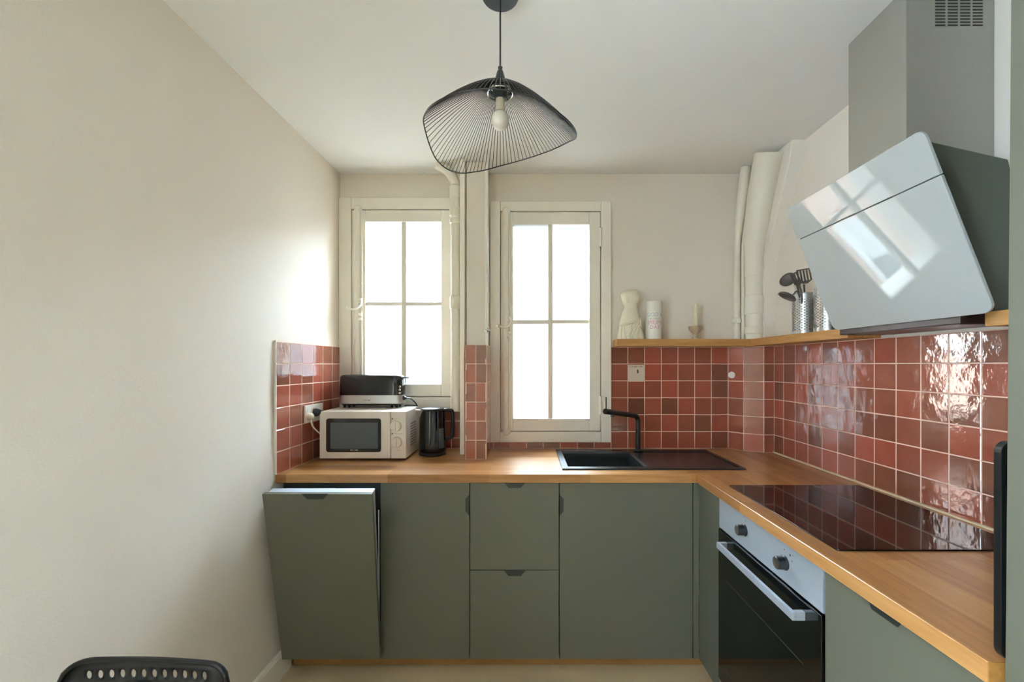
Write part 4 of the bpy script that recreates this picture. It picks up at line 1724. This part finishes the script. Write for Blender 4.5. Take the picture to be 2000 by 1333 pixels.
# ------------------------------------------------------------------ kettle
s = 360.0
kx, ky = (845 - U0) / s, F / s
kt = thing('kettle', 'black electric kettle with side handle, between microwave and tiled pipe box', 'kettle', (kx, ky, ZT))
hk = (893 - 798) / 371.0
g = G()
g.lathe([(0.066, 0.0004), (0.074, 0.004), (0.074, 0.014), (0.069, 0.018)], (kx, ky, ZT), 40)
put('power_base', g, M['blackplastic'], kt, smooth=True)
g = G()
zk0 = ZT + 0.0185
g.lathe([(0.066, 0), (0.0725, 0.006), (0.0735, 0.03), (0.0715, 0.10), (0.0685, hk - 0.04), (0.067, hk - 0.032)], (kx, ky, zk0), 48)
kb = put('body', g, M['blackgloss'], kt, smooth=True, auto=50)
g = G()
ztk = zk0 + hk - 0.032
g.lathe([(0.067, 0.0003), (0.067, 0.006), (0.062, 0.011), (0.03, 0.014), (0.001, 0.0145)], (kx, ky, ztk), 40)
put('lid', g, M['blackplastic'], kt, smooth=True, auto=50)
g = G()
da = math.radians(208)
dirv = Vector((math.cos(da), math.sin(da), 0))
per = Vector((-dirv.y, dirv.x, 0))
c = Vector((kx, ky, ztk))
rings = []
for (dist, w, zlo, zhi) in ((0.058, 0.030, -0.055, 0.002), (0.072, 0.024, -0.036, 0.004), (0.092, 0.013, -0.014, 0.006)):
    rings.append([c + dirv * dist + per * w + Vector((0, 0, zhi)), c + dirv * dist + per * w * 0.55 + Vector((0, 0, (zlo + zhi) / 2)), c + dirv * dist + Vector((0, 0, zlo)),
                  c + dirv * dist - per * w * 0.55 + Vector((0, 0, (zlo + zhi) / 2)), c + dirv * dist - per * w + Vector((0, 0, zhi))])
g.loft(rings)
put('spout', g, M['steel'], kt, smooth=True)
g = G()
hz = lambda v: H - (v - V0) / 366
hxp = lambda u: (u - U0) / 361
ha = spline([(hxp(862), ky, hz(803)), (hxp(877), ky, hz(803)), (hxp(883), ky, hz(807)), (hxp(884), ky, hz(826)), (hxp(884), ky, hz(848)), (hxp(880), ky, hz(857)), (hxp(864), ky, hz(862))], 6)
rings = []
for i, p_ in enumerate(ha):
    t_ = (ha[min(i + 1, len(ha) - 1)] - ha[max(i - 1, 0)]).normalized()
    n_ = Vector((-t_.z, 0, t_.x))
    ring = []
    for k_ in range(12):
        a_ = 2 * PI * k_ / 12
        ring.append(p_ + n_ * 0.0105 * math.cos(a_) + Vector((0, 1, 0)) * 0.013 * math.sin(a_))
    rings.append(ring)
g.loft(rings)
put('handle', g, M['blackplastic'], kt, smooth=True)
g = G()
rings = []
for z in (0.025, 0.13):
    ring = []
    rings.append([Vector((kx + (0.0745 - 0.016 * z) * math.cos(a_), ky + (0.0745 - 0.016 * z) * math.sin(a_), zk0 + z)) for a_ in [math.radians(-52 + i * 4) for i in range(8)]] +
                 [Vector((kx + 0.07 * math.cos(a_), ky + 0.07 * math.sin(a_), zk0 + z)) for a_ in [math.radians(-24 - i * 4) for i in range(8)]])
g.loft(rings)
put('water_gauge', g, M['mwglass'], kt, smooth=True)

# ------------------------------------------------------------------ black board standing at the end of the worktop
yb0, yb1_ = F / 1187, F / 1167
ztop = H - (863 - V0) / 1180
zbot = ZT + 0.0004
xl_, xr_ = 0.7815, 1.10
g = G()
o_ = rrect(xr_ - xl_, ztop - zbot, 0.018, 6)
g.prism([((xl_ + xr_) / 2 + x, yb0, (ztop + zbot) / 2 + z) for x, z in o_], (0, yb1_ - yb0, 0))
tag(put('tray', g, M['blackplastic'], bevel=0.001), 'black board with rounded corners standing upright against the tall green cabinet', 'board')

# ------------------------------------------------------------------ pendant lamp
lx, ly = (977 - U0) / 655, F / 655
pl = thing('pendant_lamp', 'black wire pendant lamp with wavy hat-shaped shade under the ceiling', 'lamp', (lx, ly, ZC))
g = G()
g.lathe([(0.056, 0), (0.056, -0.016), (0.053, -0.021), (0.001, -0.022)], (lx, ly, ZC), 48)
put('ceiling_rose', g, M['handle'], pl, smooth=True)
zcap = H + (V0 - 137) / 655
g = G()
g.cyl((lx, ly, ZC - 0.022), (lx, ly, zcap), 0.0026, 8)
put('cord', g, M['dark'], pl, smooth=True)
g = G()
zr_ = H + (V0 - 176) / 655
g.lathe([(0.0035, 0.012), (0.007, 0.008), (0.006, 0.0), (0.009, -0.004), (0.024, zr_ - zcap)], (lx, ly, zcap), 24)
put('cord_cap', g, M['handle'], pl, smooth=True)
# socket
zso = H + (V0 - 194) / 655
g = G()
g.lathe([(0.022, zr_ - zso), (0.022, 0.012), (0.019, 0.0), (0.001, 0.0)], (lx, ly, zso), 24)
put('lamp_holder', g, M['dark'], pl, smooth=True, auto=50)
g = G()
zring = H + (V0 - 183) / 655
g.tube([(lx + 0.037 * math.cos(2 * PI * i / 32), ly + 0.037 * math.sin(2 * PI * i / 32), zring) for i in range(33)], 0.0022, 8, caps=False)
put('holder_ring', g, M['chrome'], pl, smooth=True)
zbl = H + (V0 - 234) / 655
g = G()
g.lathe([(0.0125, zso - zbl), (0.0145, 0.050), (0.0145, 0.024)], (lx, ly, zbl), 24, caps=True)
bb = put('bulb_collar', g, M['bulbbase'], pl, smooth=True)
g = G()
g.lathe([(0.0146, 0.0235), (0.0195, 0.0195), (0.0245, 0.0125), (0.0268, 0.004), (0.0268, -0.005), (0.0245, -0.0155), (0.0185, -0.0245), (0.009, -0.0305), (0.001, -0.032)], (lx, ly, zbl), 32)
put('bulb', g, M['bulb'], pl, smooth=True)
# rim and ribs
RIM = [2.058, 2.088, 2.100, 2.098, 2.082, 2.052, 2.026, 2.034, 2.085, 2.085, 2.066, 2.06, 2.058, 2.05, 2.040, 2.042]
RR = 0.2255


def rimz(a):
    t = (a / (2 * PI) * 16) % 16
    i = int(t)
    f_ = t - i
    p0, p1, p2, p3 = (RIM[(i + k_) % 16] for k_ in (-1, 0, 1, 2))
    return 0.5 * (2 * p1 + (p2 - p0) * f_ + (2 * p0 - 5 * p1 + 4 * p2 - p3) * f_ ** 2 + (3 * p1 - p0 - 3 * p2 + p3) * f_ ** 3)


def shade_pt(a, t):
    r0 = 0.030
    rr_ = lerp(r0, RR * (1 - 0.035 * math.exp(-((a - math.radians(206)) / 0.26) ** 2)), t)
    z_top = zr_ + 0.004
    z = rimz(a) + (z_top - rimz(a)) * (1 - t ** 1.4)
    return Vector((lx + rr_ * math.cos(a), ly + rr_ * math.sin(a), z))


g = G()
g.tube([shade_pt(2 * PI * i / 120, 1) for i in range(121)], 0.0019, 8, caps=False)
put('shade_rim', g, M['dark'], pl, smooth=True)
g = G()
g.tube([shade_pt(2 * PI * i / 48, 0) for i in range(49)], 0.0024, 8, caps=False)
put('shade_ring', g, M['dark'], pl, smooth=True)
NR = 104
for i in range(NR):
    a_ = 2 * PI * i / NR
    g = G()
    g.tube([shade_pt(a_, t_ / 7) for t_ in range(8)], 0.00105, 4)
    put('rib', g, M['dark'], pl, smooth=True)

# ------------------------------------------------------------------ chair
sC = 950.0
ccx, ccy = (283 - U0) / sC, F / sC
ztc = H - (1286 - V0) / sC
chr_ = thing('chair', 'black perforated chair at the lower left, in front of the white wall', 'chair', (ccx, ccy - 0.2, 0))
bw, bh = 0.352, 0.30
NCX, NRW = 12, 10
u_l, u_r = (182 - U0) / sC, (407 - U0) / sC
pitch = (u_r - u_l) / 11
zh0 = H - (1313.5 - V0) / sC                       # first hole row
pz = 0.026


def bend_back(x, z):
    """curved, slightly reclined shell; x from centre, z height"""
    t_ = ztc - z
    return Vector((ccx + x, ccy - 0.42 * x * x * 1.0 - 0.16 * t_ ** 1.0 * 0.6, z))


g = G()
bm = g.bm
vc = {}


def Vb(x, z):
    key = (round(x, 5), round(z, 5))
    if key not in vc:
        vc[key] = bm.verts.new(bend_back(x, z))
    return vc[key]


K = 16
hx_0 = u_l - pitch / 2 - ccx
for i in range(NCX):
    for j in range(NRW):
        xc, zc_ = hx_0 + (i + 0.5) * pitch, zh0 - j * pz
        hole, outer = [], []
        for k_ in range(K):
            t_ = 2 * PI * k_ / K
            ct, st = math.cos(t_), math.sin(t_)
            hole.append(Vb(xc + 0.0062 * ct, zc_ + 0.0085 * st))
            m_ = max(abs(ct), abs(st))
            outer.append(Vb(xc + pitch / 2 * ct / m_, zc_ + pz / 2 * st / m_))
        for k_ in range(K):
            l = (k_ + 1) % K
            bm.faces.new((hole[k_], outer[k_], outer[l], hole[l]))
# rim around the hole field: bridge a rounded outline to the field rectangle
fx0, fx1 = hx_0, hx_0 + NCX * pitch
fz1, fz0 = zh0 + pz / 2, zh0 - (NRW - 0.5) * pz
corners = []
edge_in, edge_out = [], []
xl_c, xr_c = (130 - U0) / sC - ccx + 0.0, (457 - U0) / sC - ccx
zt_c, zb_c = ztc, ztc - 0.33
NSEG = 24


def outline(side, t_):
    """outer outline, rounded top corners (left one larger) and lower corners"""
    rl, rr2, rbm = 0.062, 0.040, 0.05
    if side == 'top':
        x = lerp(xl_c, xr_c, t_)
        z = zt_c
        if x < xl_c + rl:
            z = zt_c - rl * 0.75 + math.sqrt(max(0, 1 - ((xl_c + rl - x) / rl) ** 2)) * rl * 0.75
        if x > xr_c - rr2:
            z = zt_c - rr2 + math.sqrt(max(0, rr2 ** 2 - (x - xr_c + rr2) ** 2))
        return x, z - 0.006 * t_
    if side == 'bot':
        return lerp(xl_c + 0.02, xr_c - 0.02, t_), zb_c
    if side == 'left':
        return lerp(xl_c + 0.02, xl_c, t_), lerp(zb_c, zt_c - 0.062 * 0.75, t_)
    return lerp(xr_c - 0.02, xr_c, t_), lerp(zb_c, zt_c - 0.040 - 0.006, t_)


def strip(side, ifn):
    pi, po = [], []
    ncell = NCX if side in ('top', 'bot') else NRW
    ts = [(c_ + q_) / ncell for c_ in range(ncell) for q_ in (0, 0.2929, 0.5, 0.7071)] + [1]
    NSEG = len(ts) - 1
    for t_ in ts:
        pi.append(bm.verts.new(bend_back(*ifn(t_))))
        po.append(bm.verts.new(bend_back(*outline(side, t_))))
    for i in range(NSEG):
        bm.faces.new((pi[i], pi[i + 1], po[i + 1], po[i]))


strip('top', lambda t_: (lerp(fx0, fx1, t_), fz1))
strip('bot', lambda t_: (lerp(fx0, fx1, t_), fz0))
strip('left', lambda t_: (fx0, lerp(fz0, fz1, t_)))
strip('right', lambda t_: (fx1, lerp(fz0, fz1, t_)))
bmesh.ops.remove_doubles(bm, verts=bm.verts[:], dist=0.0004)
o = put('backrest', g, M['chairblack'], chr_, smooth=True)
sm = o.modifiers.new('thick', 'SOLIDIFY')
sm.thickness = 0.004
sm.offset = 0
# rolled top edge
g = G()
pts = [bend_back(*outline('left', 0.4 + 0.6 * i / 6)) for i in range(6)] + [bend_back(*outline('top', i / 40)) for i in range(41)] + [bend_back(*outline('right', 1 - 0.6 * i / 6)) for i in range(1, 7)]
g.tube(pts, 0.0055, 8)
put('rolled_edge', g, M['chairblack'], chr_, smooth=True)
# seat and legs (below the frame)
g = G()
sy1, sy0 = ccy - 0.05, ccy - 0.46
o_ = rrect(0.40, sy1 - sy0, 0.06, 5)
g.prism([(ccx + x, (sy0 + sy1) / 2 + y, 0.44) for x, y in o_], (0, 0, 0.012))
put('seat', g, M['blackplastic'], chr_, bevel=0.004)
for sx in (-1, 1):
    g = G()
    g.tube([(ccx + sx * 0.185, ccy - 0.44, 0.0005), (ccx + sx * 0.165, ccy - 0.40, 0.438)], 0.011, 10)
    put('leg', g, M['dark'], chr_, smooth=True)
    g = G()
    g.tube([(ccx + sx * 0.185, ccy - 0.01, 0.0005), (ccx + sx * 0.165, ccy - 0.08, 0.438)], 0.011, 10)
    put('leg', g, M['dark'], chr_, smooth=True)
    g = G()
    pz_ = bend_back(sx * 0.14, zb_c + 0.05)
    g.tube([(ccx + sx * 0.14, ccy - 0.09, 0.445), pz_ + Vector((0, 0.008, 0))], 0.009, 10)
    put('back_post', g, M['dark'], chr_, smooth=True)
